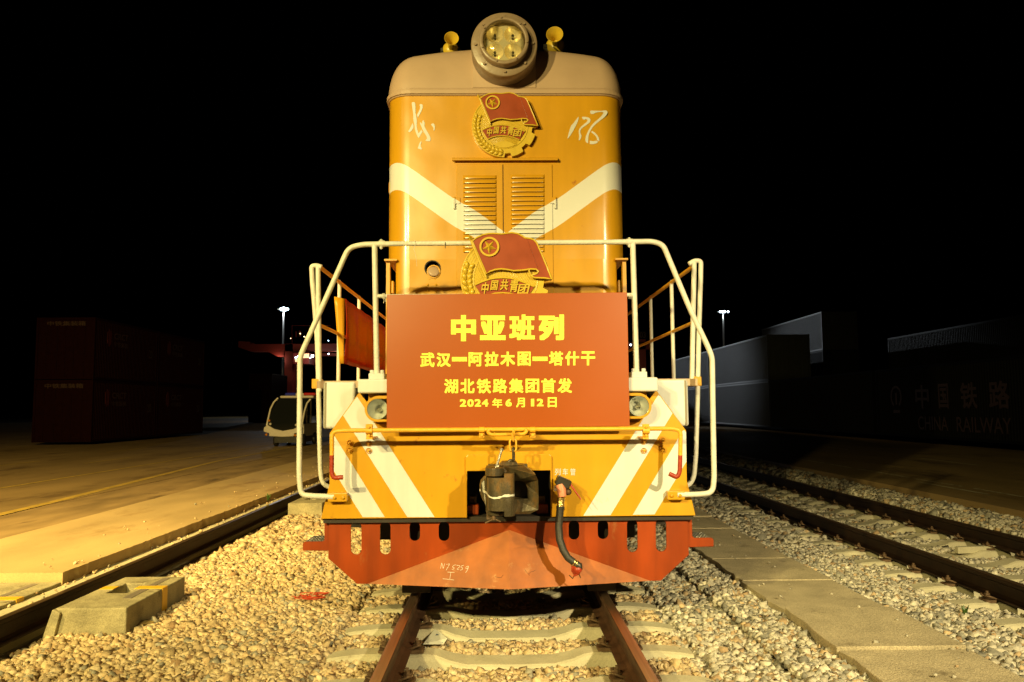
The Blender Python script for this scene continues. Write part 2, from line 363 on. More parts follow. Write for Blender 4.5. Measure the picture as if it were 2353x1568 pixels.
ribbon(b, [(-6.6, 4), (-6.8, 9.5), (-7.03, 12.7), (-7.85, 21.8), (-7.85, 40), (-7.85, 90)], .16, AZ + .004)
ribbon(b, [(-9.25, 4), (-9.2, 90)], .10, AZ + .004)
for x, y0, y1 in ((-11.2, 21.4, 23.9), (-13.1, 19.8, 22.5), (-11.2, 29, 32), (-13.4, 27, 30)): ribbon(b, [(x, y0), (x + .05, y1)], .10, AZ + .004)
struct('road_marking', b, line_y)
b = MB(); b.box((6.93, -6, -.42), (60, 200, .05)); struct('right_platform', b, road_m)
b = MB()
yy = 7.0
while yy < 60:
    l = random.uniform(.7, 2.2); ribbon(b, [(8.0 + random.uniform(-.02, .02), yy), (8.0 + random.uniform(-.02, .02), yy + l)], .07, .054); yy += l + random.uniform(.03, .35)
for x, y0, y1 in ((11.2, 18.5, 21), (11.2, 25, 28), (7.7, 12.5, 14.6)): ribbon(b, [(x, y0), (x, y1)], .08, .054)
struct('platform_marking', b, line_w)

# ---- walkway slabs
ys = 3.14; k = 0
while ys < 34:
    L_ = 1.03; b = MB(); dz = random.uniform(-.012, .012); n = 7
    lx = [2.13 + random.uniform(-.02, .015) for _ in range(n + 1)]
    out = [(lx[i], ys + .012 + (L_ - .024) * i / n) for i in range(n + 1)] + [(2.97 + random.uniform(-.01, .01), ys + L_ - .012), (2.97 + random.uniform(-.01, .01), ys + .012)]
    b.prism([out], lambda p: (p[0], p[1], -.10 + dz), lambda p: (p[0], p[1], -.20 + dz))
    o = b.build('paving_slab', slab_concrete, bevel=.004)
    c = Vector((2.55, ys + L_ / 2, -.15)); o.data.transform(Matrix.Translation(-c)); o.location = c
    tag(o, 'flat concrete slab laid in the single row of slabs on the ballast right of the locomotive', 'paving slab', 'row of walkway slabs')
    ys += L_

# ---- rails
def rail(name, x, y0, y1, label, group, z=0.0, top=rail_top, body=None):
    pr = [(-.0365, -.010), (-.032, -.002), (-.02, 0), (.02, 0), (.032, -.002), (.0365, -.010), (.0365, -.035), (.010, -.050), (.0085, -.14), (.03, -.158), (.075, -.166), (.075, -.176),
          (-.075, -.176), (-.075, -.166), (-.03, -.158), (-.0085, -.14), (-.010, -.050), (-.0365, -.035)]
    b = MB(); n = len(pr); vs = [Vector((p[0], Y, p[1])) for Y in (y0, y1) for p in pr]
    b.add(vs, [(i, (i + 1) % n, n + (i + 1) % n, n + i) for i in range(n)] + [tuple(range(n)), tuple(range(n, 2 * n))[::-1]])
    o = b.build(name, [body or rail_side, top]); o.location = (x, 0, z)
    for p in o.data.polygons:
        if p.normal.z > .6 and p.center.z > -.012: p.material_index = 1
    return tag(o, label, 'rail', group)
G = .7175 + .0365
rail('rail', -G, -2, 60, 'left rail of the track the orange locomotive stands on', 'rails of the locomotive track')
rail('rail', G, -2, 60, 'right rail of the track the orange locomotive stands on', 'rails of the locomotive track')
rail('rail', 4.965 - G, -2, 150, 'dark rail of the right hand track nearer to the walkway slabs', 'rails of the right hand track', body=dark_rail)
rail('rail', 4.965 + G, -2, 150, 'dark rail of the right hand track nearer to the platform edge', 'rails of the right hand track', body=dark_rail)
rail('crane_rail', -3.655, -2, 150, 'long dark rail lying along the concrete pavement edge at the left', None, body=dark_rail)

# ---- sleepers
def sleeper_mesh():
    sec = []
    prof = [(0, -.262, .122), (.30, -.258, .122), (.42, -.232, .112), (.50, -.205, .098), (.57, -.196, .093), (.62, -.200, .09), (.64, -.203, .09), (.87, -.203, .09),
            (.90, -.192, .09), (1.02, -.192, .093), (1.16, -.204, .095), (1.26, -.222, .09), (1.30, -.262, .075)]
    prof = [(-x, z, w) for x, z, w in prof[:0:-1]] + prof
    b = MB(); vs = []
    for x, z, w in prof:
        vs += [(x, -w - .05, -.42), (x, -w - .012, z - .035), (x, -w, z - .012), (x, -w + .02, z), (x, w - .02, z), (x, w, z - .012), (x, w + .012, z - .035), (x, w + .05, -.42)]
    n = 8; m = len(prof); fs = [(i * n + k, i * n + k + 1, (i + 1) * n + k + 1, (i + 1) * n + k) for i in range(m - 1) for k in range(n - 1)]
    fs += [tuple(range(n)), tuple(range((m - 1) * n, m * n))[::-1]]
    b.add(vs, fs, False); return b
def fastener(parent, x, sgn):
    # spring clip bent like a W, held by a bolt, on the rail foot
    c = Vector((x, 0, -.165)); s = sgn
    P = [(-.045 * s, -.050, -.004), (-.012 * s, -.062, .010), (.022 * s, -.055, .022), (.030 * s, -.030, .012), (.004 * s, -.018, .004), (.010 * s, 0, .006), (.004 * s, .018, .004),
         (.030 * s, .030, .012), (.022 * s, .055, .022), (-.012 * s, .062, .010), (-.045 * s, .050, -.004)]
    b = MB(); b.tube(fillet([c + Vector(p) for p in P], .015, 3), .0085, 8)
    b.build('spring_clip', rust, parent)
    b = MB(); b.lathe([(0, .055), (.011, .055), (.011, .02), (.011, .02)], c, (0, 0, 1), 10)
    b.lathe([(0, .036), (.021, .036), (.021, .012), (0, .012)], c, (0, 0, 1), 6, False); b.lathe([(0, .012), (.026, .012), (.026, .007), (0, .007)], c, (0, 0, 1), 14, False)
    b.build('bolt', rust, parent)
    b = MB(); b.box((c.x - .045, -.055, -.203), (c.x + .05, .055, -.178)); b.build('gauge_block', rust, parent, bevel=.004)
sl = sleeper_mesh().build('sleeper', concrete)
tag(sl, 'pale concrete sleeper with rusty clips under the rails before and below the locomotive', 'sleeper', 'concrete sleepers of the locomotive track')
for xr in (-G, G):
    for s in (-1, 1): fastener(sl, xr + s * .108, s)
SLY = []; y0 = 3.73
for i in range(12):
    o = sl if i == 0 else copy_tree(sl)
    o.location = (random.uniform(-.01, .01), y0 + .62 * i, random.uniform(-.004, .002)); SLY.append(o.location.y)
sr = copy_tree(sl); tag(sr, 'concrete sleeper with a dipped middle under the dark rails of the right hand track', 'sleeper', 'concrete sleepers of the right hand track')
plain = None; SRY = []
for i in range(74):
    y = 5.0 + .6 * i
    if i == 0: o = sr
    elif i < 22: o = copy_tree(sr)
    else:
        o = sr.copy(); COL.objects.link(o)
    o.location = (4.965 + random.uniform(-.015, .015), y + random.uniform(-.015, .015), random.uniform(-.006, .004)); SRY.append(y)

# ---- ballast stones
def stones():
    T = []
    for k in range(26):
        b = bmesh.new()
        P8 = [Vector((sx * random.uniform(.45, 1.1), sy * random.uniform(.40, .95), sz * random.uniform(.30, .72))) for sx in (-1, 1) for sy in (-1, 1) for sz in (-1, 1)]
        random.shuffle(P8)
        for v in P8[:random.choice((6, 7, 8, 8))]: b.verts.new(v)
        r = bmesh.ops.convex_hull(b, input=b.verts[:]); bmesh.ops.delete(b, geom=[g for g in set(r['geom_interior'] + r['geom_unused']) if isinstance(g, bmesh.types.BMVert) and g.is_valid], context='VERTS')
        bmesh.ops.triangulate(b, faces=b.faces[:]); bmesh.ops.recalc_face_normals(b, faces=b.faces)
        b.verts.ensure_lookup_table(); b.verts.index_update()
        T.append((np.array([v.co[:] for v in b.verts]), np.array([[v.index for v in f.verts] for f in b.faces]))); b.free()
    pts = []
    def field(x0, x1, y0, y1, dens, size, z, keep):
        n = int((x1 - x0) * (y1 - y0) * dens); X = rng.uniform(x0, x1, n); Y = rng.uniform(y0, y1, n)
        S = size * np.exp(rng.normal(0, .26, n)); Z = z(X, Y) + rng.uniform(-.010, .022, n) + S * .25
        m = keep(X, Y, S); pts.append(np.stack([X[m], Y[m], Z[m], S[m]], 1))
    def near(Y, arr, hw):
        a = np.array(arr); return np.abs(Y[:, None] - a[None]).min(1) < hw
    def own(X, Y):
        a = np.abs(X); d = near(Y, SLY, .13)
        z = np.where(a < .66, -.300, np.where(a < .9, -.290, np.where(a < 1.3, -.255, -.225)))
        return z - .015 * np.clip((a - 1.9), 0, 1) + .045 * (X > 1.75)
    def kown(X, Y, S):
        a = np.abs(X); sl_ = np.where(a < .9, near(Y, SLY, .165), near(Y, SLY, .14)) & (a < 1.27); rl = (np.abs(a - G) < .085)
        blk = (X > -3.5) & (X < -2.9) & (((Y > 6.14) & (Y < 7.3)) | ((Y > 12.7) & (Y < 13.9)))
        few = (rng.random(len(X)) < .03) & (a > 1.0)
        return (~sl_ | few) & ~rl & ~blk & (X > -3.42) & (X < 2.13)
    def right(X, Y):
        a = np.abs(X - 4.965); return np.where(a < .66, -.30, np.where(a < 1.3, -.265, -.20)) + .11 * np.clip((X - 6.0) / .5, 0, 1)
    def kright(X, Y, S):
        a = np.abs(X - 4.965); sl_ = np.where(a < .9, near(Y, SRY, .165), near(Y, SRY, .14)) & (a < 1.27); rl = (np.abs(a - G) < .085)
        return ~sl_ & ~rl & (X > 2.98) & (X < 6.91)
    field(-3.45, 2.15, 3.3, 6.2, 2700, .0215, own, kown)
    field(-3.45, 2.15, 6.2, 9.5, 2300, .0215, own, kown)
    field(-3.45, 2.15, 9.5, 16, 700, .034, own, kown)
    field(2.95, 7.2, 4.2, 9.5, 2300, .0215, right, kright)
    field(2.95, 7.2, 9.5, 18, 760, .034, right, kright)
    field(2.95, 7.2, 18, 50, 150, .060, right, kright)
    yes = lambda X, Y, S: X < 99
    field(-3.88, -3.76, 5.9, 22, 90, .012, lambda X, Y: -.035 + 0 * X, yes)          # chips on the kerb strip and pavement edge
    field(-4.6, -3.90, 7.2, 20, 7, .011, lambda X, Y: .07 + 0 * X, yes)
    field(-3.58, -3.42, 3.5, 16, 500, .020, lambda X, Y: -.285 + 0 * X, yes)
    field(2.2, 2.9, 4.0, 14, 9, .011, lambda X, Y: -.10 + 0 * X, yes)
    P = np.concatenate(pts); n = len(P); kind = rng.integers(0, len(T), n)
    V = []; F = []; Cc = []; off = 0
    pal = 1.12 * np.array([(.56, .44, .26), (.50, .38, .22), (.62, .50, .33), (.42, .32, .19), (.34, .22, .12), (.30, .28, .22), (.50, .36, .20)])
    prob = np.array([.27, .22, .18, .12, .05, .08, .08])
    pal_r = 1.15 * np.array([(.50, .46, .37), (.40, .37, .30), (.58, .54, .44), (.30, .29, .24), (.34, .24, .14), (.20, .19, .16), (.46, .34, .20)])
    for t, (tv, tf) in enumerate(T):
        I = P[kind == t]; k = len(I)
        a = rng.uniform(0, 2 * np.pi, k); tx = rng.normal(0, .55, k); ty = rng.normal(0, .55, k)
        ca, sa, cx, sx, cy, sy = np.cos(a), np.sin(a), np.cos(tx), np.sin(tx), np.cos(ty), np.sin(ty); z = np.zeros(k); o = np.ones(k)
        Rz = np.stack([ca, -sa, z, sa, ca, z, z, z, o], 1).reshape(k, 3, 3); Rx = np.stack([o, z, z, z, cx, -sx, z, sx, cx], 1).reshape(k, 3, 3)
        Ry = np.stack([cy, z, sy, z, o, z, -sy, z, cy], 1).reshape(k, 3, 3)
        M = Ry @ Rx @ Rz * I[:, 3][:, None, None]
        vv = np.einsum('kij,vj->kvi', M, tv) + I[:, None, :3]; V.append(vv.reshape(-1, 3))
        F.append((tf[None] + (np.arange(k) * len(tv))[:, None, None] + off).reshape(-1, 3)); off += k * len(tv)
        c = pal[rng.choice(7, k, p=prob / prob.sum())]; cr = pal_r[rng.choice(7, k, p=prob / prob.sum())]
        c = np.where((I[:, 0] > 1.2)[:, None], cr, c) * rng.uniform(.8, 1.15, k)[:, None]
        Cc.append(np.repeat(np.concatenate([c, np.ones((k, 1))], 1), len(tv), 0))
    V = np.concatenate(V).astype(np.float32); F = np.concatenate(F).astype(np.int32); Cc = np.concatenate(Cc).astype(np.float32)
    me = bpy.data.meshes.new('ballast_stones'); me.vertices.add(len(V)); me.vertices.foreach_set('co', V.ravel())
    me.loops.add(F.size); me.loops.foreach_set('vertex_index', F.ravel()); me.polygons.add(len(F))
    me.polygons.foreach_set('loop_start', np.arange(0, F.size, 3, dtype=np.int32)); me.update(calc_edges=True)
    ca = me.color_attributes.new('stone_colour', 'FLOAT_COLOR', 'POINT'); ca.data.foreach_set('color', Cc.ravel())
    m = mat('crushed_stone', (.5, .4, .3), .9, bump=.08, bscale=90); nn = m.node_tree.nodes
    at_ = nn.new('ShaderNodeAttribute'); at_.attribute_name = 'stone_colour'
    t = nn.new('ShaderNodeTexNoise'); t.inputs['Scale'].default_value = 60; t.inputs['Detail'].default_value = 4; m.node_tree.links.new(nn.new('ShaderNodeNewGeometry').outputs['Position'], t.inputs[0])
    mr = nn.new('ShaderNodeMapRange'); mr.inputs['From Min'].default_value = .3; mr.inputs['From Max'].default_value = .7; mr.inputs['To Min'].default_value = .72; mr.inputs['To Max'].default_value = 1.15
    m.node_tree.links.new(t.outputs[0], mr.inputs[0])
    mx = nn.new('ShaderNodeVectorMath'); mx.operation = 'SCALE'; m.node_tree.links.new(at_.outputs[0], mx.inputs[0]); m.node_tree.links.new(mr.outputs[0], mx.inputs['Scale'])
    m.node_tree.links.new(mx.outputs[0], nn['Principled BSDF'].inputs['Base Color']); me.materials.append(m)
    o = bpy.data.objects.new('ballast_stones', me); COL.objects.link(o); tag(o, 'crushed stone ballast between and beside the tracks', 'ballast', kind='stuff')
stones()
exec_marker = None
#@@PART2
# ================================================================== the locomotive
YP, YR, YB = 6.10, 6.05, 5.95
loco = thing('locomotive', (0, 6.3, 0), 'orange diesel locomotive with white stripes and a grey roof, seen head on', 'locomotive')
hoodm = striped_mat()
wH = 1.066; rH = .21                             # hood half width, corner radius
zE = at(1160, 211, YH).z                         # eave
zD = at(1160, 872, 6.3).z                        # deck
zN = at(887, 597, YH).z                          # top of the corner recess
YEND = 17.5
def contour(w, r, y0, yend, n=9):
    L = [(-w, yend), (-w, y0 + r)] + [(-w + r - r * math.cos(a), y0 + r - r * math.sin(a)) for a in [PI / 2 * i / n for i in range(1, n)]] + [(-w + r, y0)]
    return L + [(-x, y) for x, y in L[::-1]]
def loft(mb, rings, smooth=True, closed=False):
    n = len(rings[0]); vs = [p for r_ in rings for p in r_]
    fs = [(i * n + k, i * n + k + 1, (i + 1) * n + k + 1, (i + 1) * n + k) for i in range(len(rings) - 1) for k in range(n - 1)]
    return mb.add(vs, fs, smooth)
# hood with a round inspection hole low on the left of its front
hx, hz = at(993.8, 617, YH).x, at(993.8, 617, YH).z; hr = .068
b = MB(); zU = hz + .12
c = contour(wH, rH, YH, YEND)
loft(b, [[(x, y, z) for x, y in c] for z in (zN, 2.9, 3.4, zE)])
wL = wH - .085
yL = YH + rH - math.sqrt(max(0, rH ** 2 - (rH - .085) ** 2))
c2 = [(-wL, YEND), (-wL, yL)] + [(x, y) for x, y in c if abs(x) < wL and y < YH + rH] + [(wL, yL), (wL, YEND)]
side = [(x, y, z) for z in (zD, zN) for x, y in c2]
n = len(c2); mid = n // 2 - 1
b.add(side, [(k, k + 1, n + k + 1, n + k) for k in range(n - 1) if k != mid], True)
sq = [(-wH + rH, zD), (wH - rH, zD), (wH - rH, zN), (-wH + rH, zN)]
b.prism([sq, circ(hx, hz, hr, 24)], lambda p: (p[0], YH, p[1]), lambda p: (p[0], YH + .01, p[1]))
shelf = [(x, y, zN) for x, y in c] ; shelf2 = [(x, y, zN) for x, y in contour(wL - .03, .02, YH + .02, YEND, 9)]
b.add(shelf + shelf2, [(k, k + 1, len(c) + k + 1, len(c) + k) for k in range(len(c) - 1)])
hood = b.build('hood', hoodm, loco, fix=False)
for s in (-1, 1):                                # post and lip at each lower corner
    b = MB(); b.box((s * (wH - .032), YH + .03, zD), (s * wH, YH + .10, zN - .002)); b.box((s * (wH - .10), YH - .012, zN - .012), (s * (wH + .012), YH + .12, zN + .004))
    b.build('corner_post', orange, hood)
b = MB(); b.lathe([(hr, 0), (hr, .10), (0, .10)], (hx, YH, hz), (0, 1, 0), 24); b.lathe([(hr + .004, -.008), (hr + .004, .002), (hr - .006, .002), (hr - .006, -.008), (hr + .004, -.008)], (hx, YH, hz), (0, 1, 0), 24, False)
hole = b.build('socket_hole', dark, hood)
b = MB(); b.lathe([(0, -.012), (.036, -.012), (.052, -.006), (.052, 0), (.040, .004), (0, .004)], (hx + .012, YH - .008, hz - .028), (-.15, .94, -.35), 24)
b.build('socket_cap', roofgrey, hood)
b = MB(); T2 = crop(1500, 600, 1050, 2353)
b.lathe([(.060, 0), (.060, -.006), (.048, -.006), (.048, 0)], (hx + .01, YH - .004, hz - .03), (0, 1, 0), 20, False); b.build('socket_ring', orange, hood)
b = MB()
for x, y in ((475, 1212), (550, 1212), (475, 1266), (550, 1268)): b.lathe([(0, -.010), (.007, -.008), (.011, 0)], at(*T2(x, y), YH), (0, 1, 0), 10)
for x, y in ((490, 1162), (537, 1162)): b.lathe([(0, -.002), (.005, -.002), (.005, 0)], at(*T2(x, y), YH), (0, 1, 0), 8)
b.build('rivet', orange, hood)
# small brackets on the hood sides that stick out into the silhouette
for s in (-1, 1):
    for (z, h, d) in ((at(886, 395, YH).z, .11, .05), (at(886, 480, YH).z, .12, .02), (at(886, 640, YH).z, .12, .02), (at(886, 780, YH).z, .2, .02)):
        b = MB(); b.box((s * (wH - .003), YH + .5, z - h / 2), (s * (wH + d), YH + .56, z + h / 2))
        b.build('side_bracket', orange, hood, bevel=.006)

# roof: inset rings of the plan, rising like a dome, plus a crown across
zS = at(1160, 128, 7.2).z
rx, rz = .235, .0
def roof_ring(d, z, crown):
    w = wH + .01 - d; r = max(rH - d * .7, .03); y0 = YH - .01 + d * 1.15
    L = contour(w, r, y0, YEND, 9); h = len(L) // 2; a, c = L[h - 1], L[h]
    L = L[:h] + [(a[0] + (c[0] - a[0]) * k / 17, y0) for k in range(1, 17)] + L[h:]
    return [(x, y, z + crown * (1 - (x / (wH)) ** 2)) for x, y in L]
crown_ = (at(1160, 118, 7.1).z - at(946, 137, 7.05).z) / .62 * .72
hR = (at(1160, 121, 7.1).z - zE - crown_) * .97
rings = []
for i in range(13):
    a = PI / 2 * i / 12; rings.append(roof_ring(.165 * (1 - math.cos(a)), zE + .004 + hR * math.sin(a) * 1.0, crown_ * math.sin(a)))
b = MB(); loft(b, rings)
top = rings[-1]; nn_ = len(top)
b.add(top, [(k, k + 1, nn_ - 2 - k, nn_ - 1 - k) for k in range(nn_ // 2 - 1)], True)
roof = b.build('roof', roofgrey, loco)
b = MB()
for z0, z1, o1 in ((zE - .028, zE + .006, .028), (zE - .040, zE - .030, .016), (zE + .02, zE + .034, .014)):
    c1 = contour(wH + o1, rH + o1, YH - o1, YEND); c0 = contour(wH - .01, rH - .01, YH + .01, YEND)
    P = [[(x, y, z0) for x, y in c0], [(x, y, z0) for x, y in c1], [(x, y, z1) for x, y in c1], [(x, y, z1) for x, y in c0]]
    loft(b, P, False)
b.build('gutter', roofgrey, roof, bevel=.003)

# headlight
HC = at(1158.6, 101.8, 6.62); hl = MB()
ro = .285; zb = zE + .03
arch = [(HC.x - ro, zb)] + [(HC.x - ro * math.cos(PI * i / 24), HC.z + ro * math.sin(PI * i / 24)) for i in range(25)] + [(HC.x + ro, zb)]
hl.prism([arch], lambda p: (p[0], 6.83, p[1]), lambda p: (p[0], 7.9, p[1]))
lamp = hl.build('headlight_housing', roofgrey, loco, bevel=.006)
b = MB(); b.lathe([(.20, 0), (ro + .002, 0), (ro + .006, .01), (ro + .006, .21), (ro - .03, .21)], (HC.x, 6.62, HC.z), (0, 1, 0), 64)
b.build('flange', lampgrey, lamp, bevel=.004)
HB = at(1158.2, 96, 6.53)
b = MB(); b.lathe([(.184, .03), (.184, .002), (.187, 0), (.212, 0), (.215, .004), (.215, .10)], (HB.x, 6.53, HC.z - .004), (0, 1, 0), 56); b.build('barrel', lampgrey, lamp)
b = MB()
for k in range(8): a = PI / 2 + k * PI / 4 + .02; hexbolt(b, (HC.x + .252 * math.cos(a), 6.622, HC.z + .252 * math.sin(a)), (0, -1, 0), .012, .020)
for k in range(7): a = PI / 2 + .12 + k * 2 * PI / 7; hexbolt(b, (HB.x + 0.200 * math.cos(a), 6.532, HC.z - .004 + 0.200 * math.sin(a)), (0, -1, 0), .008, .014)
b.build('flange_bolt', lampgrey, lamp)
b = MB(); b.lathe([(.184, .02), (.184, .20), (0, .20)], (HB.x, 6.53, HC.z), (0, 1, 0), 48); b.build('lamp_bowl', lampgrey, lamp)
for ix in (-1, 1):
    for iz in (-1, 1):
        cc = (HB.x + ix * .0785, 6.61, HC.z + .006 + iz * .0775); b = MB()
        b.lathe([(.0765 * math.sqrt(t), .085 * (1 - t)) for t in [1 - i / 12 for i in range(12)]] + [(.012, .082)], cc, (0, 1, 0), 32)
        rf = b.build('reflector', chrome, lamp, fix=False)
        b = MB(); b.lathe([(0, -.045), (.010, -.042), (.013, -.03), (.013, .02)], (cc[0], cc[1] + .055, cc[2]), (0, 1, 0), 12); b.build('bulb', glass, rf)
plate_loops = [circ(HB.x, HC.z, .183, 48)] + [circ(HB.x + ix * .0785, HC.z + .006 + iz * .0775, .0755, 28) for ix in (-1, 1) for iz in (-1, 1)]
b = MB(); b.prism(plate_loops, lambda p: (p[0], 6.612, p[1]), lambda p: (p[0], 6.618, p[1])); b.build('reflector_plate', chrome, lamp)
b = MB(); b.lathe([(.184 * math.sin(t), .03 - .055 * math.cos(t)) for t in [PI / 2 * i / 12 for i in range(13)]][::-1], (HB.x, 6.53, HC.z - .002), (0, 1, 0), 48); b.build('lens', glass, lamp)

# horns
def horn(cx, cy, Y, r, s):
    c = at(cx, cy, Y); b = MB(); ax = Vector((.10 * s, 1, -.10)).normalized()
    b.lathe([(r * .93, .012), (r, 0), (r * 1.0, -.004), (r * .97, -.002), (r * .80, .02), (r * .52, .05), (r * .34, .09), (r * .26, .15), (r * .22, .24), (r * .30, .245), (r * .36, .15), (r * .42, .09), (r * .6, .05), (r * .9, .018), (r, 0)], c, ax, 32)
    h = b.build('horn', gold, loco, fix=False)
    d = c + ax * .20 + Vector((0, 0, .012)); b = MB()
    b.lathe([(0, -.045), (r * .5, -.04), (r * .9, -.02), (r * 1.12, 0), (r * 1.16, .03), (r * .9, .05), (0, .055)], d, ax, 28); b.build('horn_body', gold, h)
    b = MB(); b.tube([c + ax * .13, c + ax * .22], r * .3, 14)
    b.build('horn_neck', gold, h)
    b = MB(); b.box((d.x - r * 1.5, d.y, d.z - .10), (d.x + r * 1.5, d.y + .10, d.z - .02)); b.box((d.x - r * 1.45, d.y - .01, d.z - .03), (d.x - r * .95, d.y + .06, d.z + .01)); b.box((d.x + r * .95, d.y - .01, d.z - .03), (d.x + r * 1.45, d.y + .06, d.z + .01))
    b.build('horn_bracket', black, h, bevel=.006)
horn(1037.5, 88.5, 6.95, .066, -1); horn(1274.5, 79.5, 6.95, .078, 1)

# doors with louvres
D = lambda x, y: at(*T2(x, y), YH)
for (x0, x1, l0, l1, yt) in ((731, 1144, 790, 1092, 232), (1151, 1587, 1215, 1522, 226)):
    a, c = D(x0, 132), D(x1, 132); zb_ = zD + .05
    b = MB(); b.box((a.x, YH - .009, zb_), (c.x, YH + .004, a.z))
    dr = b.build('door', hoodm, loco, bevel=.003)
    b = MB()
    for k in range(17):
        y_ = yt + 41.1 * k; p, q = D(l0, y_), D(l1, y_ + 32); x_0, x_1, zt, zl = p.x, q.x, p.z, q.z
        e = .022; n_ = 6; vs = []
        prof = [(0, zt), (.009, zt - .003), (.015, zt - .012), (.019, zl + .008), (.018, zl)]
        for xx, sc in ((x_0, 0), (x_0 + .010, .75), (x_0 + e, 1), (x_1 - e, 1), (x_1 - .010, .75), (x_1, 0)):
            vs += [(xx, YH - .009 - d_ * sc, z_) for d_, z_ in prof]
        m_ = 5; b.add(vs, [(i * m_ + k2, i * m_ + k2 + 1, (i + 1) * m_ + k2 + 1, (i + 1) * m_ + k2) for i in range(5) for k2 in range(4)], True)
    b.build('louvre', hoodm, dr)
    b = MB()
    for k in range(17):
        y_ = yt + 41.1 * k; p, q = D(l0 + 6, y_ + 31.5), D(l1 - 6, y_ + 34); b.box((p.x, YH - .014, q.z), (q.x, YH - .0095, p.z))
    b.build('louvre_gap', dark, dr)
    b = MB(); xh = D(713 if x0 < 1000 else 1611, 0).x
    for yy_ in (430, 1450):
        zt = D(0, yy_).z; b.tube([(xh, YH - .014, zt), (xh, YH - .014, zt - .105)], .010, 10); b.box((min(xh, xh + (.05 if x0 < 1000 else -.05)), YH - .018, zt - .06), (max(xh, xh + (.05 if x0 < 1000 else -.05)), YH - .009, zt - .005))
    b.build('hinge', hoodm, dr, bevel=.002)
b = MB(); p, q = D(1145, 132), D(1150, 132); b.box((p.x - .001, YH - .004, zD + .05), (q.x + .001, YH + .004, p.z)); b.build('door_gap', dark, loco)
a, c = D(692, 70), D(1637, 112)
b = MB(); b.prism([[(YH + .002, a.z), (YH - .05, c.z + .022), (YH - .05, c.z + .004), (YH - .044, c.z + .004), (YH - .044, c.z + .014), (YH + .002, c.z + .012)]], lambda p: (a.x, p[0], p[1]), lambda p: (c.x, p[0], p[1]))
b.build('rain_ledge', orange, loco, bevel=.002)

# brush lettering on the hood (two grass script characters)
S1 = crop(1620, 400, 140, 1045); S2 = crop(2250, 420, 200, 1845)
east = [[(200, 95), (215, 72), (250, 66), (290, 80), (308, 120), (315, 260), (315, 400), (340, 510), (357, 620), (352, 720), (350, 790), (365, 880), (408, 1000), (488, 895), (525, 950), (470, 1040), (430, 1118), (408, 1132), (385, 1110), (330, 990), (298, 880), (288, 780), (262, 660), (245, 560), (247, 430), (225, 290)],
        [(438, 150), (455, 125), (500, 128), (532, 160), (525, 240), (490, 340), (430, 450), (390, 532), (372, 480), (355, 455), (400, 370), (445, 270), (452, 200)],
        [(232, 690), (258, 780), (245, 850), (200, 920), (150, 962), (112, 962), (98, 940), (150, 850)],
        [(440, 680), (458, 672), (512, 715), (515, 650), (535, 608), (565, 625), (588, 690), (582, 790), (640, 910), (720, 1040), (765, 1140), (768, 1190), (745, 1235), (700, 1240), (612, 1222), (620, 1195), (660, 1155), (645, 1090), (560, 960), (500, 830)],
        [(775, 742), (800, 712), (845, 703), (875, 725), (895, 800), (888, 880), (865, 932), (850, 890), (845, 835), (815, 780)],
        [(485, 1235), (490, 1265), (468, 1340), (470, 1395), (505, 1450), (500, 1485), (470, 1482), (378, 1448), (400, 1390), (430, 1295), (460, 1250)]]
wind = [[(585, 440), (597, 490), (575, 590), (500, 760), (400, 950), (290, 1130), (200, 1250), (190, 1210), (215, 1100), (265, 920), (322, 765), (400, 680)],
        [(718, 465), (740, 442), (820, 442), (930, 460), (1000, 490), (1035, 560), (1020, 630), (960, 690), (830, 780), (720, 860), (665, 930), (655, 1000), (670, 1070), (702, 1140), (690, 1210), (650, 1290), (608, 1318), (600, 1270), (618, 1180), (610, 1080), (600, 980), (615, 900), (680, 810), (800, 710), (880, 650), (928, 590), (915, 545), (870, 525), (800, 545), (740, 520)],
        [(1022, 240), (1040, 212), (1200, 218), (1400, 222), (1560, 205), (1620, 210), (1665, 265), (1640, 350), (1560, 450), (1400, 570), (1230, 710), (1110, 830), (1030, 960), (975, 1090), (950, 1220), (945, 1418), (900, 1400), (860, 1360), (842, 1270), (865, 1150), (950, 960), (1050, 790), (1170, 650), (1330, 520), (1440, 410), (1500, 330), (1515, 285), (1460, 262), (1330, 262), (1220, 290), (1140, 335), (1060, 335), (1035, 318)],
        [(1090, 960), (1200, 1030), (1290, 1130), (1345, 1230), (1362, 1340), (1320, 1325), (1280, 1305), (1265, 1220), (1210, 1130), (1130, 1060), (1062, 1015)],
        [(1010, 1325), (1140, 1345), (1255, 1322), (1320, 1370), (1250, 1420), (1130, 1450), (1015, 1445)]]
for S, polys in ((S1, east), (S2, wind)):
    b = MB()
    for pl in polys: flat(b, [[S(*p) for p in pl]], YH - .0035, .003)
    b.build('brush_character', white, loco)

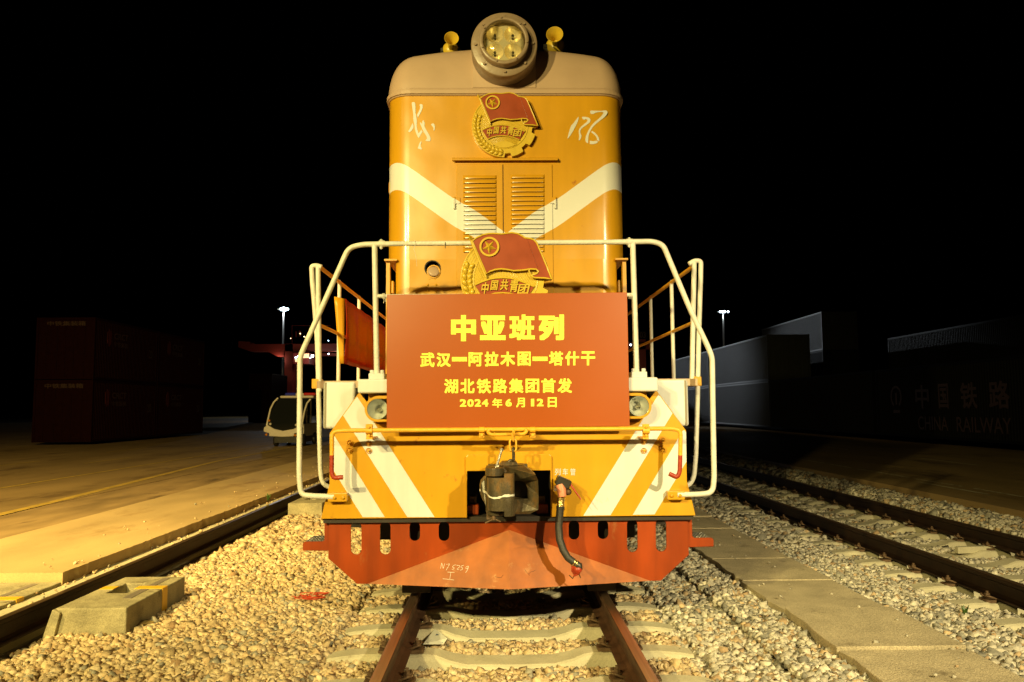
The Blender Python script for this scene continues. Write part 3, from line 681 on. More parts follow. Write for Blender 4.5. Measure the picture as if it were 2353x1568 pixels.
# ---- badge, used on the hood and large on the front railing
def badge(parent, cx, cz, Yb, Rr, t=.045):
    c = lambda u, v, d=0: Vector((cx + u * Rr, Yb - d, cz + v * Rr))
    U = lambda x, y: ((x - 1130) / 675, (800 - y) / 675)
    fr = lambda d: (lambda p: c(p[0], p[1], d)); bk = lambda p: c(p[0], p[1], 0)
    # disc with gear teeth on its right lower side
    pts = []; teeth = [-9, -45.6, -83]
    for i in range(180):
        a = -360 + i * 2 + 180; r = 1.0
        for t0 in teeth:
            if abs(a - t0) < 6.5: r = .875
        pts.append((r * math.cos(R(a)), r * math.sin(R(a))))
    b = MB(); b.prism([pts], fr(t), bk); disc = b.build('gear_disc', gold, parent, bevel=.003)
    b = MB()
    for rr_, hh in ((.995, .004), (.725, .008)):
        path = [c(rr_ * math.cos(R(a)) * .985 + (0 if rr_ > .9 else .01), rr_ * math.sin(R(a)) * .985, t) for a in range(95 if rr_ > .9 else -20, 270 if rr_ > .9 else 200, 5)]
        b.tube(path, Rr * .014, 6)
    path = [c(.725 * math.cos(R(a)) + .01, .725 * math.sin(R(a)), t) for a in range(-180, 60, 5)]; b.tube(path, Rr * .016, 6)
    for k in range(4): b.tube([c((.79 + .055 * k) * math.cos(R(a)), (.79 + .055 * k) * math.sin(R(a)), t) for a in range(122 + 2 * k, 158, 3)], Rr * .008, 5)
    b.build('ring_line', gold, disc)
    b = MB()                                       # rays
    sx, sy = 0.0, -1.05
    for k in range(58):
        a = R(40 + k * 1.75); p0 = (sx + .55 * math.cos(a), sy + .55 * math.sin(a)); L_ = .56
        for j in range(40):
            x_, y_ = sx + (L_ + .02 + j * .035) * math.cos(a), sy + (L_ + .02 + j * .035) * math.sin(a)
            if (x_ - .01) ** 2 + y_ ** 2 > .70 ** 2: break
        if j > 2: b.tube([c(*p0, t), c(x_, y_, t)], Rr * .010, 4)
    b.build('ray', gold, disc)
    b = MB(); b.lathe([(.70, 0), (.69, .006)], c(0, 0, t), (0, 1, 0), 48)
    sun = [(.01 + .70 * math.cos(R(a)), .70 * math.sin(R(a))) for a in range(235, 306, 5)]
    arc = [(sx + .55 * math.cos(R(a)), sy + .55 * math.sin(R(a))) for a in range(50, 131, 8)]
    b = MB(); b.prism([sun + arc], fr(t + .006 * Rr / .28), bk); b.build('sun', gold, disc)
    b = MB()                                       # wheat: pairs of grains round the left
    for k in range(13):
        a = R(160 + k * 8.6); rr_ = .855
        for s in (-1, 1):
            da = .055; q = Vector((math.cos(a), math.sin(a))) * (rr_ + s * .055); tdir = Vector((-math.sin(a), math.cos(a))); ndir = Vector((math.cos(a), math.sin(a)))
            ax = (-tdir * 1.0 + ndir * s * .55).normalized()
            e0 = q - ax * .085; e1 = q + ax * .085
            P = [e0 + (e1 - e0) * i / 6 for i in range(7)]; b.tube([c(p.x, p.y, t + .004) for p in P], [Rr * .055 * math.sin(PI * (i + .35) / 7.3) for i in range(7)], 7)
    b.build('wheat_ear', gold, disc)
    # ribbon
    def arcy(x): return 0.0
    top_ = [(680, 905), (780, 860), (900, 820), (1000, 803), (1100, 798), (1200, 805), (1320, 835), (1450, 885), (1565, 935)]
    bot_ = [(1450, 1108), (1330, 1060), (1220, 1030), (1100, 1018), (980, 1025), (880, 1050), (790, 1090)]
    b = MB(); b.prism([[U(*p) for p in top_ + bot_]], fr(t + .035 * Rr), bk); rb = b.build('ribbon', flag_red, disc)
    b = MB(); b.tube([c(*U(x, y - 6), t + .04 * Rr) for x, y in top_], Rr * .022, 6); b.tube([c(*U(x, y + 4), t + .04 * Rr) for x, y in bot_], Rr * .018, 6); b.build('ribbon_edge', gold, rb)
    b = MB()
    for ch, x0, y0, x1, y1, ro_ in (('中', 775, 865, 880, 1040, -8), ('国', 915, 835, 1020, 985, -5), ('共', 1060, 820, 1175, 985, 0), ('青', 1200, 825, 1330, 1015, 6), ('团', 1325, 895, 1490, 1045, 10)):
        (u0, v0), (u1, v1) = U(x0, y1), U(x1, y0)
        put(b, ch, lambda u, v, d: c(u0 + (u1 - u0) * u, v0 + (v1 - v0) * v, t + .068 * Rr - d), .022, .22, .05 * Rr)
    b.build('ribbon_lettering', gold, rb)
    # flag
    F_ = [(640, 240), (700, 188), (800, 142), (880, 126), (960, 122), (1080, 131), (1160, 120), (1240, 110), (1330, 128), (1400, 165), (1430, 190), (1500, 200), (1560, 215), (1610, 265), (1680, 430), (1760, 630), (1835, 825),
          (1780, 815), (1720, 805), (1570, 800), (1530, 765), (1610, 738), (1635, 705), (1600, 672), (1510, 668), (1400, 685), (1260, 693), (1170, 675), (1070, 664), (980, 675), (900, 702), (845, 740)]
    b = MB(); b.prism([[U(*p) for p in F_]], fr(t + .09 * Rr), bk); fl = b.build('flag', flag_red, parent)
    b = MB(); b.tube([c(*U(*p), t + .095 * Rr) for p in F_], Rr * .020, 8, closed=True)
    b.tube([c(*U(*p), t + .095 * Rr) for p in ((1500, 672), (1490, 700), (1535, 790), (1600, 800))], Rr * .018, 8); b.build('flag_edge', gold, fl)
    b = MB(); b.tube([c(*U(1470, 215), t + .092 * Rr), c(*U(1540, 420), t + .092 * Rr), c(*U(1620, 650), t + .092 * Rr)], Rr * .008, 6); b.build('flag_fold', flag_red, fl)
    b = MB(); b.tube([c(*U(620, 230), t + .10 * Rr), c(*U(845, 795), t + .10 * Rr)], Rr * .026, 8)
    tip = [c(*U(x, y), t + .10 * Rr) for x, y in ((618, 240), (572, 195), (585, 140), (650, 195))]; ctr = c(*U(600, 190), t + .17 * Rr)
    b.add(tip + [ctr], [(0, 1, 4), (1, 2, 4), (2, 3, 4), (3, 0, 4)]); b.build('flag_pole', gold, fl)
    u0, v0 = U(895, 328); b = MB()
    o_, i_ = 150 / 675, 120 / 675
    b.prism([[(u0 + o_ * math.cos(R(a)), v0 + o_ * math.sin(R(a))) for a in range(0, 360, 8)], [(u0 + i_ * math.cos(R(a)), v0 + i_ * math.sin(R(a))) for a in range(0, 360, 8)]], fr(t + .13 * Rr), bk)
    b.build('star_ring', gold, fl)
    b = MB(); vs = [c(u0, v0, t + .17 * Rr)]
    for k in range(10):
        a = R(-90 + 36 * k); r_ = (.172 if k % 2 == 0 else .068); vs.append(c(u0 + r_ * math.cos(a), v0 + r_ * math.sin(a), t + .095 * Rr))
    b.add(vs, [(0, 1 + k, 1 + (k + 1) % 10) for k in range(10)]); b.build('star', gold, fl)
bx = crop(1800, 350, 450, 2352)
cb = at(*bx(1130, 800), YH - .05); rb_ = (at(*bx(1805, 800), YH - .05) - cb).length
bd = bpy.data.objects.new('badge', None); COL.objects.link(bd); bd.parent = loco; bd.location = Vector((cb.x, YH, cb.z)) - loco.location
badge(bd, cb.x, cb.z, YH, rb_)
big = thing('badge', (at(1160.6, 639.6, YR - .06).x, YR - .05, at(1160.6, 639.6, YR).z - .35), 'large gold and red flag badge with a wheat ear, standing behind the sign board', 'badge')
cg = at(1160.6, 639.6, YR - .09); rg = (at(1160.6 + 102.7, 639.6, YR - .09) - cg).length
badge(big, cg.x, cg.z, YR - .03, rg)

# ---- front plate with chevrons
L6 = crop(1230, 1430, 370, 1813); K6 = crop(1150, 1650, 850, 1666)
left = [(827, 903.6), (823.8, 903.6), (757.2, 996), (757, 1112), (744, 1165), (737.8, 1191)]
xc = .0
pl = XZ(left, YP); zb = at(1165, 1189, YP).z
cut = XZ([(866, 975), (842, 923)], YP)
outline = [(pl[0][0], pl[0][1])] + pl[1:5] + [(pl[5][0], zb)]
mir = lambda L: [(-x, z) for x, z in L[::-1]]
ol = cut + outline; outline = ol + mir(ol)
op = XZ([(1069.8, 1082.6), (1261, 1082.6)], YP); ow = (op[1][0] - op[0][0]) / 2
hole_ = [(-ow, op[0][1]), (ow, op[0][1]), (ow, zb + .004), (-ow, zb + .004)]
outline2 = ol[:] + [(-ow, zb), (-ow, op[0][1]), (ow, op[0][1]), (ow, zb)] + mir(ol)
b = MB(); b.prism([outline2], lambda p: (p[0], YP, p[1]), lambda p: (p[0], YP + .025, p[1]))
front = b.build('front_plate', orange, loco, bevel=.003)
for s in (-1, 1):
    for q in ([(820.5, 911.5), (788.7, 955.5), (936, 1188.5), (998.5, 1188.5), (868, 984), (846, 950)], [(761, 995), (757.8, 1000), (757.8, 1068), (833.6, 1188.5), (884, 1188.5), (765, 996)]):
        b = MB(); LL = XZ(q, YP); LL = [(x * -s if s < 0 and False else (x if s < 0 else -x), z) for x, z in LL]
        b.prism([LL], lambda p: (p[0], YP - .003, p[1]), lambda p: (p[0], YP + .001, p[1])); b.build('white_stripe', white, front)
# coupler pocket frame and the dark pocket behind
p0, p1 = at(1066.5, 1044.3, YP), at(1264, 1044.3, YP); fw = (p1.x - p0.x) / 2
b = MB(); b.prism([[(-fw, zb), (-fw, p0.z - .02), (-fw + .02, p0.z), (fw - .02, p0.z), (fw, p0.z - .02), (fw, zb), (ow, zb), (ow, op[0][1]), (-ow, op[0][1]), (-ow, zb)]], lambda p: (p[0], YP - .022, p[1]), lambda p: (p[0], YP + .001, p[1]))
b.build('pocket_frame', orange, front, bevel=.008, seg=2)
b = MB(); z0, z1 = zb - .01, op[0][1] + .01
b.box((-ow - .02, YP + .55, z0), (ow + .02, YP + .57, z1)); b.box((-ow - .02, YP + .03, z0), (-ow, YP + .55, z1)); b.box((ow, YP + .03, z0), (ow + .02, YP + .55, z1)); b.box((-ow, YP + .03, z1 - .01), (ow, YP + .55, z1)); b.box((-ow, YP + .03, z0), (ow, YP + .55, z0 + .012))
pk = b.build('coupler_pocket', dark, loco)
for s, (xa, xb) in ((-1, (1072, 1100)), (1, (1233, 1260))):
    b = MB(); a = at(xa, 1170, YP + .1); c = at(xb, 1150, YP + .1)
    b.box((a.x, YP + .08, zb + .01), (c.x, YP + .2, zb + .085)); b.build('draft_stop', redplow, pk, bevel=.006)
    b = MB(); b.box((a.x + .015, YP + .14, zb + .085), (c.x - .02, YP + .3, zb + .145)); b.build('carrier_block', rust, pk, bevel=.006)
# recessed panel behind the plate's upper cut-out and headlights
b = MB(); b.box((-1.12, YP + .22, at(0, 1010, YP).z), (1.12, YP + .24, at(0, 872, YP).z)); b.build('recess_panel', orange, loco)
# beam along the deck edge, deck, underframe
zt, zl = at(900, 871, 6.0).z, at(900, 903.4, 6.0).z; hb = -at(821.5, 880, 6.0).x
b = MB(); b.box((-hb, 6.0, zl), (hb, 6.30, zt)); beam = b.build('deck_beam', white, loco, bevel=.014, seg=3)
for s in (-1, 1):
    a = at(847, 872, 6.02); c = at(883.5, 858, 6.02); x0, x1 = sorted((s * -a.x, s * -c.x))
    b = MB(); b.box((x0, 6.015, zt - .003), (x1, 6.14, c.z)); 
    for fx in (.17, .83): hexbolt(b, (x0 + (x1 - x0) * fx, 6.05, c.z), (0, 0, 1), .018, .026)
    b.build('post_base', white, beam, bevel=.004)
b = MB(); b.box((-1.53, 6.30, zD - .06), (1.53, YEND, zD - .004)); b.build('deck', roofgrey, loco)
b = MB(); b.box((-1.0, 6.5, .75), (1.0, YEND, zD - .07)); b.box((-.65, 6.9, .35), (.65, 16, .8)); b.build('underframe', dark, loco)
for s in (-1, 1):                                      # step wells either side
    x0, x1 = at(743 if s < 0 else 1581, 930, 6.3).x, at(816 if s < 0 else 1503, 930, 6.3).x; x0, x1 = sorted((x0, x1))
    z0, z1 = at(760, 985.5, 6.3).z, at(760, 878, 6.3).z
    b = MB(); b.box((x0, 6.28, z0), (x1, 6.75, z1)); w_ = b.build('step_well', white, loco, bevel=.02, seg=3)
    b = MB(); xx = x0 + .012 if s < 0 else x1 - .03; b.box((xx, 6.277, z0 + .004), (xx + .016, 6.29, z1 - .006)); b.build('sealant_strip', greytrim, w_)
    xq = -1.10 if s < 0 else 1.02
    b = MB(); b.box((xq - .10, 6.31, zl + .01), (xq + .06, 6.4, zt - .03)); b.build('gusset', white, w_, bevel=.01)
    b = MB(); b.tube([(s * 1.25, 6.5, z0 - .06), (s * 1.25, 7.6, z0 - .06)], .10, 20); b.build('air_pipe', black, w_)

# headlamps
for s in (-1, 1):
    c = at(867, 940.5, 5.98); cx = c.x * -s if s > 0 else c.x; R_ = .096; Wd = .17
    cx = abs(c.x) * s; cz = at(867, 940.5 if s < 0 else 937.5, 5.98).z
    def cap(r, n=14, off=0):
        i = -s * Wd
        L_ = [(cx + s * r * math.cos(a), cz + r * math.sin(a)) for a in [-PI / 2 + PI * k / n for k in range(n + 1)]]
        return L_ + [(cx + i + s * -r * math.cos(a), cz + r * math.sin(a)) for a in [PI / 2 - PI * k / n for k in range(n + 1)]]
    b = MB(); b.prism([cap(R_), cap(R_ - .018)], lambda p: (p[0], 5.975, p[1]), lambda p: (p[0], 6.08, p[1])); 
    b.prism([cap(R_ + .006)], lambda p: (p[0], 6.101, p[1]), lambda p: (p[0], YP + .23, p[1])); b.prism([cap(R_ + .006), cap(R_ - .018)], lambda p: (p[0], 6.04, p[1]), lambda p: (p[0], 6.10, p[1]))
    hd = b.build('headlamp', orange, loco, bevel=.006, seg=2)
    for q in (0, 1):
        xx = cx - s * Wd * q; b = MB()
        b.lathe([(.077 * math.sqrt(1 - t * t), .10 * t) for t in [i / 10 for i in range(10)]], (xx, 5.995, cz), (0, 1, 0), 32); b.build('headlamp_reflector', lampref, hd, fix=False)
        b = MB(); b.lathe([(0, 0), (.012, .002), (.014, .03), (.02, .06)], (xx, 6.02, cz - .006), (0, 1, 0), 12); b.build('bulb', steel, hd)
    b = MB(); b.prism([cap(.0775)], lambda p: (p[0], 6.094, p[1]), lambda p: (p[0], 6.099, p[1])); b.build('headlamp_back', lampref, hd)
    b = MB(); b.prism([cap(.0775)], lambda p: (p[0], 5.985, p[1]), lambda p: (p[0], 5.989, p[1])); b.build('headlamp_glass', glass, hd)

# bolts on the plate
b = MB()
for x, y in ((803, 1018), (803, 1036), (847, 1019), (847, 1036)) + ((1523, 1012), (1523, 1035), (1480, 1015), (1480, 1036)):
    c = at(x, y, YP - .02); b.lathe([(.018, .018), (.018, .008), (.022, .004), (.022, .02)], c, (0, 1, 0), 12, False); hexbolt(b, c + Vector((0, .012, 0)), (0, -1, 0), .012, .022); hexbolt(b, c + Vector((0, -.008, 0)), (0, -1, 0), .006, .014, 8)
b.build('plate_bolt', pipe_yellow, front)

# ---- uncoupling bar
YU = 5.86
def px(L, Y): return [at(x, y, Y) for x, y in L]
bar = fillet(px([(788, 1097), (766, 1099), (762, 1085), (762.5, 1050), (763, 992), (790, 989.6), (1545, 985), (1564, 990), (1563, 1050), (1562, 1085), (1556, 1098), (1538, 1089)], YU), .07, 5)
cut_i = [i for i, p in enumerate(bar) if p.z > at(763, 1053, YU).z]
i0, i1 = cut_i[0], cut_i[-1]
b = MB(); b.tube(bar[i0:i1 + 1], .0165, 12); lev = b.build('uncoupling_bar', pipe_yellow, loco)
for q_ in (bar[:i0 + 1], bar[i1:]): b = MB(); b.tube(q_, .0168, 12); b.build('bar_end', pipe_red, lev)
for x in (848.5, 1484):
    b = MB(); a = at(x - 7.5, 975, YU); c = at(x + 7.5, 1010, YU); yb = at(x, 990, YU).z
    b.box((a.x, YU - .02, a.z - .045), (c.x, YU - .012, a.z)); b.lathe([(.024, 0), (.024, .05)], (a.x, YU, yb), (1, 0, 0), 16, True); b.box((a.x, YU + .0, c.z), (c.x, YU + .24, c.z + .016)); b.box((a.x, YU + .01, c.z), (c.x, YU + .02, a.z))
    hexbolt(b, ((a.x + c.x) / 2, YU - .02, a.z - .02), (0, -1, 0), .011, .014); hexbolt(b, ((a.x + c.x) / 2, YU - .0, c.z + .03), (0, -1, 0), .011, .02)
    b.build('bar_bracket', pipe_yellow, lev, bevel=.003)
for x in (1107, 1224):
    b = MB(); a = at(x - 6.3, 983.5, YU); c = at(x + 6.3, 1006, YU)
    b.lathe([(.0215, 0), (.0215, c.x - a.x)], (a.x, YU, at(x, 988, YU).z), (1, 0, 0), 16); b.box((a.x, YU + .005, c.z), (c.x, YU + .24, c.z + .045)); hexbolt(b, ((a.x + c.x) / 2, YU + .006, c.z + .022), (0, -1, 0), .013, .014)
    b.build('bar_clamp', pipe_yellow, lev, bevel=.002)
b = MB(); b.tube(fillet(px([(1125, 987), (1120, 994), (1128, 999), (1203, 998), (1211, 992), (1206, 986)], YU - .03), .03, 4), .0135, 10)
b.tube(px([(1135.5, 998.5), (1137.5, 998.5)], YU - .03), .018, 10); b.tube(px([(1192, 998), (1194, 998)], YU - .03), .018, 10); b.build('lever_loop', pipe_yellow, lev)
YC = 5.80
def link(cx, y0, y1, w, side, m, nm='chain_link'):
    c0, c1 = at(cx, y0, YC), at(cx, y1, YC); h = (c0.z - c1.z) / 2; zc_ = (c0.z + c1.z) / 2; P = []
    for k in range(24):
        a = 2 * PI * k / 24; u = w * math.cos(a); v = (h - w) * (1 if math.sin(a) > 0 else -1) + w * math.sin(a)
        P.append(Vector((c0.x + (u if not side else u * .25), YC + (0 if not side else u), zc_ + v)))
    b = MB(); b.tube(P, .0075, 8, closed=True); b.build(nm, m, ch)
ch = MB().build('lifting_chain', iron, loco) if False else None
b = MB(); c = at(1179.5, 992, YC); b.tube([at(1176, 988, YC - .04), at(1181, 992, YC - .045), at(1181.5, 1000, YC - .03), at(1180, 1004, YC)], .008, 8); ch = b.build('lifting_chain', pipe_yellow, loco)
link(1180, 990, 1014, .017, True, pipe_yellow); link(1178.6, 1009, 1038, .024, False, pipe_yellow); link(1180, 1029, 1060, .020, True, iron)

# ---- coupler
cq = crop(1830, 1680, 600, 2091); YK = 5.60
Q = lambda x, y, Y=YK: at(*cq(x, y), Y)
X_ = lambda x: Q(x, 1000).x
Z_ = lambda y: Q(750, y).z
def fy(p):
    xs = [X_(640), X_(800), X_(940), X_(1085), X_(1135)]; ys = [5.72, 5.74, 5.80, 5.58, 5.66]
    return float(np.interp(p[0], xs, ys))
o_ = [(640, 660), (800, 657), (870, 655), (940, 658), (1090, 770), (1128, 850), (1135, 1060), (1130, 1270), (1010, 1340), (860, 1358), (640, 1340)]
hd_ = [(800, 880), (900, 882), (962, 925), (990, 1000), (990, 1060), (990, 1130), (800, 1140)]
b = MB(); b.prism([[(X_(x), Z_(y)) for x, y in o_], [(X_(x), Z_(y)) for x, y in hd_]], lambda p: (p[0], fy(p), p[1]), lambda p: (p[0], fy(p) + .20, p[1]))
b.box((X_(420), 5.90, Z_(1330)), (X_(1000), 6.0, Z_(665)))
b.box((X_(520), 6.0, Z_(1290)), (X_(940), 6.6, Z_(760)))
cp = b.build('coupler', iron, loco, bevel=.012, seg=2)
b = MB(); n_ = 14                                      # knuckle: a rounded nose standing upright
plan = [(X_(412), 5.78), (X_(412), 5.62)] + [(X_(412) + (X_(798) - X_(412)) * (.5 - .5 * math.cos(PI * (.12 + .80 * i / n_))), 5.615 - .095 * math.sin(PI * (.06 + .88 * i / n_)) ** .42) for i in range(n_ + 1)] + [(X_(800), 5.68), (X_(760), 5.78)]
b.prism([plan], lambda p: (p[0], p[1], Z_(800)), lambda p: (p[0], p[1], Z_(1255)))
plan2 = [p for p in plan if p[0] > X_(630)]; 
for z0, z1 in ((742, 800), (1255, 1330)): b.prism([[(X_(640), 5.76)] + plan2], lambda p: (p[0], p[1], Z_(z0)), lambda p: (p[0], p[1], Z_(z1)))
b.build('knuckle', iron, cp, bevel=.010, seg=2)
for z0, z1, k in ((1262, 1330, .85), (672, 782, 1.0)):
    cx_ = X_(520); pts = [(cx_ + .068 * k * math.cos(a), 5.64 + .075 * k * math.sin(a)) for a in [PI + PI * i / 12 for i in range(13)]] + [(X_(640), 5.9), (X_(398), 5.9)]
    b = MB(); b.prism([pts], lambda p: (p[0], p[1], Z_(z0)), lambda p: (p[0], p[1], Z_(z1))); b.build('knuckle_lug', iron, cp, bevel=.008, seg=2)
b = MB(); ear = [(398, 815), (350, 840), (305, 890), (288, 960), (290, 1060), (320, 1150), (370, 1200), (398, 1240)]
b.prism([[(X_(x), Z_(y)) for x, y in ear]], lambda p: (p[0] + (.012 if p[0] < X_(380) else 0), 5.68 if p[0] > X_(380) else 5.74, p[1]), lambda p: (p[0], 5.92, p[1]))
b.box((X_(392), 5.655, Z_(1300)), (X_(412), 5.9, Z_(672)))
b.build('guard_ear', iron, cp, bevel=.012, seg=2)
b = MB()                                             # worn white paint line across the coupler
pp = [(X_(300), 5.752, Z_(1005)), (X_(345), 5.725, Z_(1012)), (X_(388), 5.672, Z_(1020)), (X_(402), 5.65, Z_(1022))]
pk_ = [(x, y) for x, y in plan[2:-2]]
pp += [(x, y - .002, Z_(1040 + 32 * math.sin(PI * min(1, i / 8)) )) for i, (x, y) in enumerate(pk_)]
vs = []
for x, y, z in pp: w_ = .0065 + random.uniform(-.003, .003); vs += [(x, y - .002, z - w_), (x, y - .002, z + w_)]
b.add(vs, [(2 * i, 2 * i + 2, 2 * i + 3, 2 * i + 1) for i in range(len(pp) - 1)]); b.build('paint_line', pipe_white, cp)
b = MB(); b.tube([Q(620, 405), Q(548, 640)], .009, 8); b.tube([Q(625, 400), Q(610, 430)], .013, 8); b.box(tuple(Q(525, 660) - Vector((0, .02, 0))), tuple(Q(580, 625) + Vector((0, .02, 0)))); b.build('lock_pin', steel, cp)
b = MB(); z = Z_(662); b.prism([[(X_(580), z), (X_(625), Z_(612)), (X_(830), Z_(608)), (X_(862), z)]], lambda p: (p[0], 5.76, p[1]), lambda p: (p[0], 5.95, p[1])); b.tube([Q(690, 600, 5.8), Q(740, 560, 5.8), Q(790, 590, 5.8)], .012, 8); b.build('lock_lifter', iron, cp, bevel=.01)
b = MB(); b.tube([Q(500, 1385), Q(385, 1440)], .006, 6); b.tube([Q(510, 1380), Q(600, 1420)], .006, 6); b.box(tuple(Q(405, 1395) + Vector((0, .02, 0))), tuple(Q(480, 1270) + Vector((0, .10, 0)))); b.tube([Q(500, 1320), Q(508, 1395)], .014, 8); b.build('cotter_pin', rust, cp)

# ---- brake hose
YS = 5.93; hs = crop(2200, 1800, 220, 1725)
P_ = lambda x, y, Y=YS: at(*hs(x, y), Y)
b = MB(); qd = [P_(270, 810), P_(685, 985), P_(575, 1230), P_(155, 1070)]
b.add([p + Vector((0, -.03, 0)) for p in qd] + [p + Vector((0, .10, 0)) for p in qd], [(0, 1, 2, 3), (7, 6, 5, 4), (0, 4, 5, 1), (1, 5, 6, 2), (2, 6, 7, 3), (3, 7, 4, 0)])
ac = b.build('angle_cock', black, loco, bevel=.006)
b = MB(); b.tube([P_(640, 1080, YS - .01), P_(800, 1310, YS - .03), P_(975, 1560, YS - .04)], [.008, .007, .005], 8); b.build('cock_handle', pipe_red, ac)
b = MB(); b.tube([P_(320, 1100, YS), P_(360, 1250, YS - .01), P_(385, 1480, YS - .02)], [.035, .036, .030], 18); b.build('hose_nipple', salmon, ac)
b = MB(); b.lathe([(0, .03), (.02, .025), (.026, 0)], P_(570, 1320, YS), (0, 1, 0), 14); b.lathe([(0, -.01), (.02, -.005), (.024, .12)], P_(570, 1320, YS), (0, 1, 0), 14)
hexbolt(b, P_(160, 1240, YS), (0, -1, 0), .014, .02); b.tube([P_(130, 1180), P_(250, 1090)], .008, 6); b.build('pipe_clamp', rust, ac)
b = MB()
for y0_, y1_, r_ in ((1480, 1560, .031),): b.tube([at(1289.5, 1143.5, YS - .02), at(1289, 1150, YS - .02)], r_, 18)
for k in range(4): c0 = at(1288.6, 1150.5 + k * 3.8, YS - .02); c1 = at(1288.4, 1153.8 + k * 3.8, YS - .02); b.tube([c0, (c0 + c1) / 2, c1], [.027, .030, .027], 18)
b.build('hose_ferrule', brass, ac)
YO = YS - .02
hp = [(1288, 1163, 0), (1286.8, 1175, 0), (1285, 1195, -.005), (1284, 1213, -.01), (1286, 1240, -.03), (1294, 1264, -.05), (1305, 1282, -.07), (1320, 1293.5, -.08)]
b = MB(); b.tube([at(x, y, YO + d) for x, y, d in hp], [.027, .028, .0285, .0285, .0285, .028, .027, .026], 20); b.tube([at(1288, 1163, YO), at(1287.6, 1170, YO)], .031, 18); b.build('brake_hose', rubber, ac)
b = MB(); b.tube([at(1317.5, 1292, YO - .08), at(1319, 1293, YO - .08)], .031, 16); b.tube([at(1322, 1294.5, YO - .08), at(1324, 1295.6, YO - .08)], .031, 16); b.build('hose_clip', brass, ac)
b = MB(); b.tube([at(1322, 1295, YO - .08), at(1330, 1301, YO - .09), at(1332, 1310, YO - .09)], [.026, .030, .022], 16); b.build('hose_end', black, ac)
b = MB(); c = at(1326, 1309, YO - .09); b.lathe([(0, -.028), (.028, -.024), (.034, 0), (.028, .026), (0, .03)], c, (.4, .9, -.2), 18); b.tube([at(1331, 1300, YO - .10), at(1333, 1310, YO - .10), at(1328, 1318, YO - .10), at(1318, 1324, YO - .09)], [.012, .016, .012, .006], 10)
b.tube([at(1317, 1301, YO - .09), at(1316, 1312, YO - .09), at(1322, 1320, YO - .09)], .012, 8); b.build('hose_coupling', pipe_red, ac)
b = MB(); a = (at(1320, 1318, YO - .02), at(1318, 1329, YO - .02)); b.tube([at(1321, 1318, YO - .08), at(1316, 1330, YO - .06), at(1308, 1322, YO - .05)], .004, 6); b.tube([at(1330, 1318, YO - .08), at(1334, 1328, YO - .06)], .004, 6); b.build('coupling_chain', rust, ac)
b = MB()
for ch_, x0, x1 in (('列', 150, 335), ('车', 395, 565), ('管', 635, 798)):
    x0, y0 = hs(x0, 585); x1, y1 = hs(x1, 800); put(b, ch_, boxmap(x0, y0, x1, y1, YP - .003), .012, .06)
b.build('pipe_lettering', white, front)

# ---- plow
YW = 6.16
zt = at(1165, 1196, YW).z
out = XZ([(754.5, 1283.6), (820.4, 1342)], YW); xe = out[0][0]
pol = [(xe, zt), out[0], out[1]] + [(-out[1][0], out[1][1]), (-out[0][0], out[0][1]), (-xe, zt)]
slots = []
for s in (-1, 1):
    for x0, x1, y1 in ((805.8, 830.7, 1275), (873, 897.5, 1275), (940.6, 965.5, 1243.5), (1008, 1032.4, 1243.5)):
        sl_ = XZ(slot((x0 + x1) / 2, 1198.8, y1, 12.3), YW); slots.append([(x if s < 0 else -x, z) for x, z in sl_])
b = MB(); b.prism([pol] + slots, lambda p: (p[0], YW, p[1]), lambda p: (p[0], YW + .014, p[1]))
pw = b.build('plow', redplow, loco, bevel=.002)
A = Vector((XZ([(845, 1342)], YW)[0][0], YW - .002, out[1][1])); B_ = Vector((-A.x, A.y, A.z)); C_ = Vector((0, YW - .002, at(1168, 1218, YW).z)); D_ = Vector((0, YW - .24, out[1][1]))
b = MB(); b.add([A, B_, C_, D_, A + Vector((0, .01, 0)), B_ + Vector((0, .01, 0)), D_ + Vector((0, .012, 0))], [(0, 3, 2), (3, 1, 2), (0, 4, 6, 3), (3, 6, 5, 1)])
b.build('plow_wedge', wedge_red, pw, fix=True)
# strip above the plow and the side L-shaped steps
b = MB(); b.box((xe - .035, YP + .025, zt - .004), (-xe + .035, YP + .12, zb + .001)); b.build('plow_hanger', dark, pw)
L8 = crop(1140, 2040, 360, 1711)
for s in (-1, 1):
    pts = XZ([L8(*p) for p in ((738, 190), (823, 190), (823, 790), (325, 785), (325, 650), (365, 614), (700, 612), (738, 575))], YW)
    pts = [(x if s < 0 else -x, z) for x, z in pts]
    b = MB(); b.prism([pts], lambda p: (p[0], YW + .02, p[1]), lambda p: (p[0], YW + .035, p[1])); st = b.build('side_step', redplow, loco, bevel=.003)
    zs = pts[5][1]; x0, x1 = sorted((pts[5][0], s * -abs(pts[1][0]) if False else pts[1][0]))
    b = MB(); b.box((x0, YW + .035, zs - .012), (x1, YW + .31, zs - .002)); tr = b.build('step_tread', steel, st)
    b = MB()
    for i in range(10):
        for j in range(9):
            c = Vector((x0 + .02 + i * .0245 + (j % 2) * .012, YW + .05 + j * .03, zs - .002))
            if c.x < x1 - .01: b.lathe([(0, .005), (.006, .004), (.008, 0)], c, (0, 0, 1), 6)
    b.build('tread_stud', steel, tr)
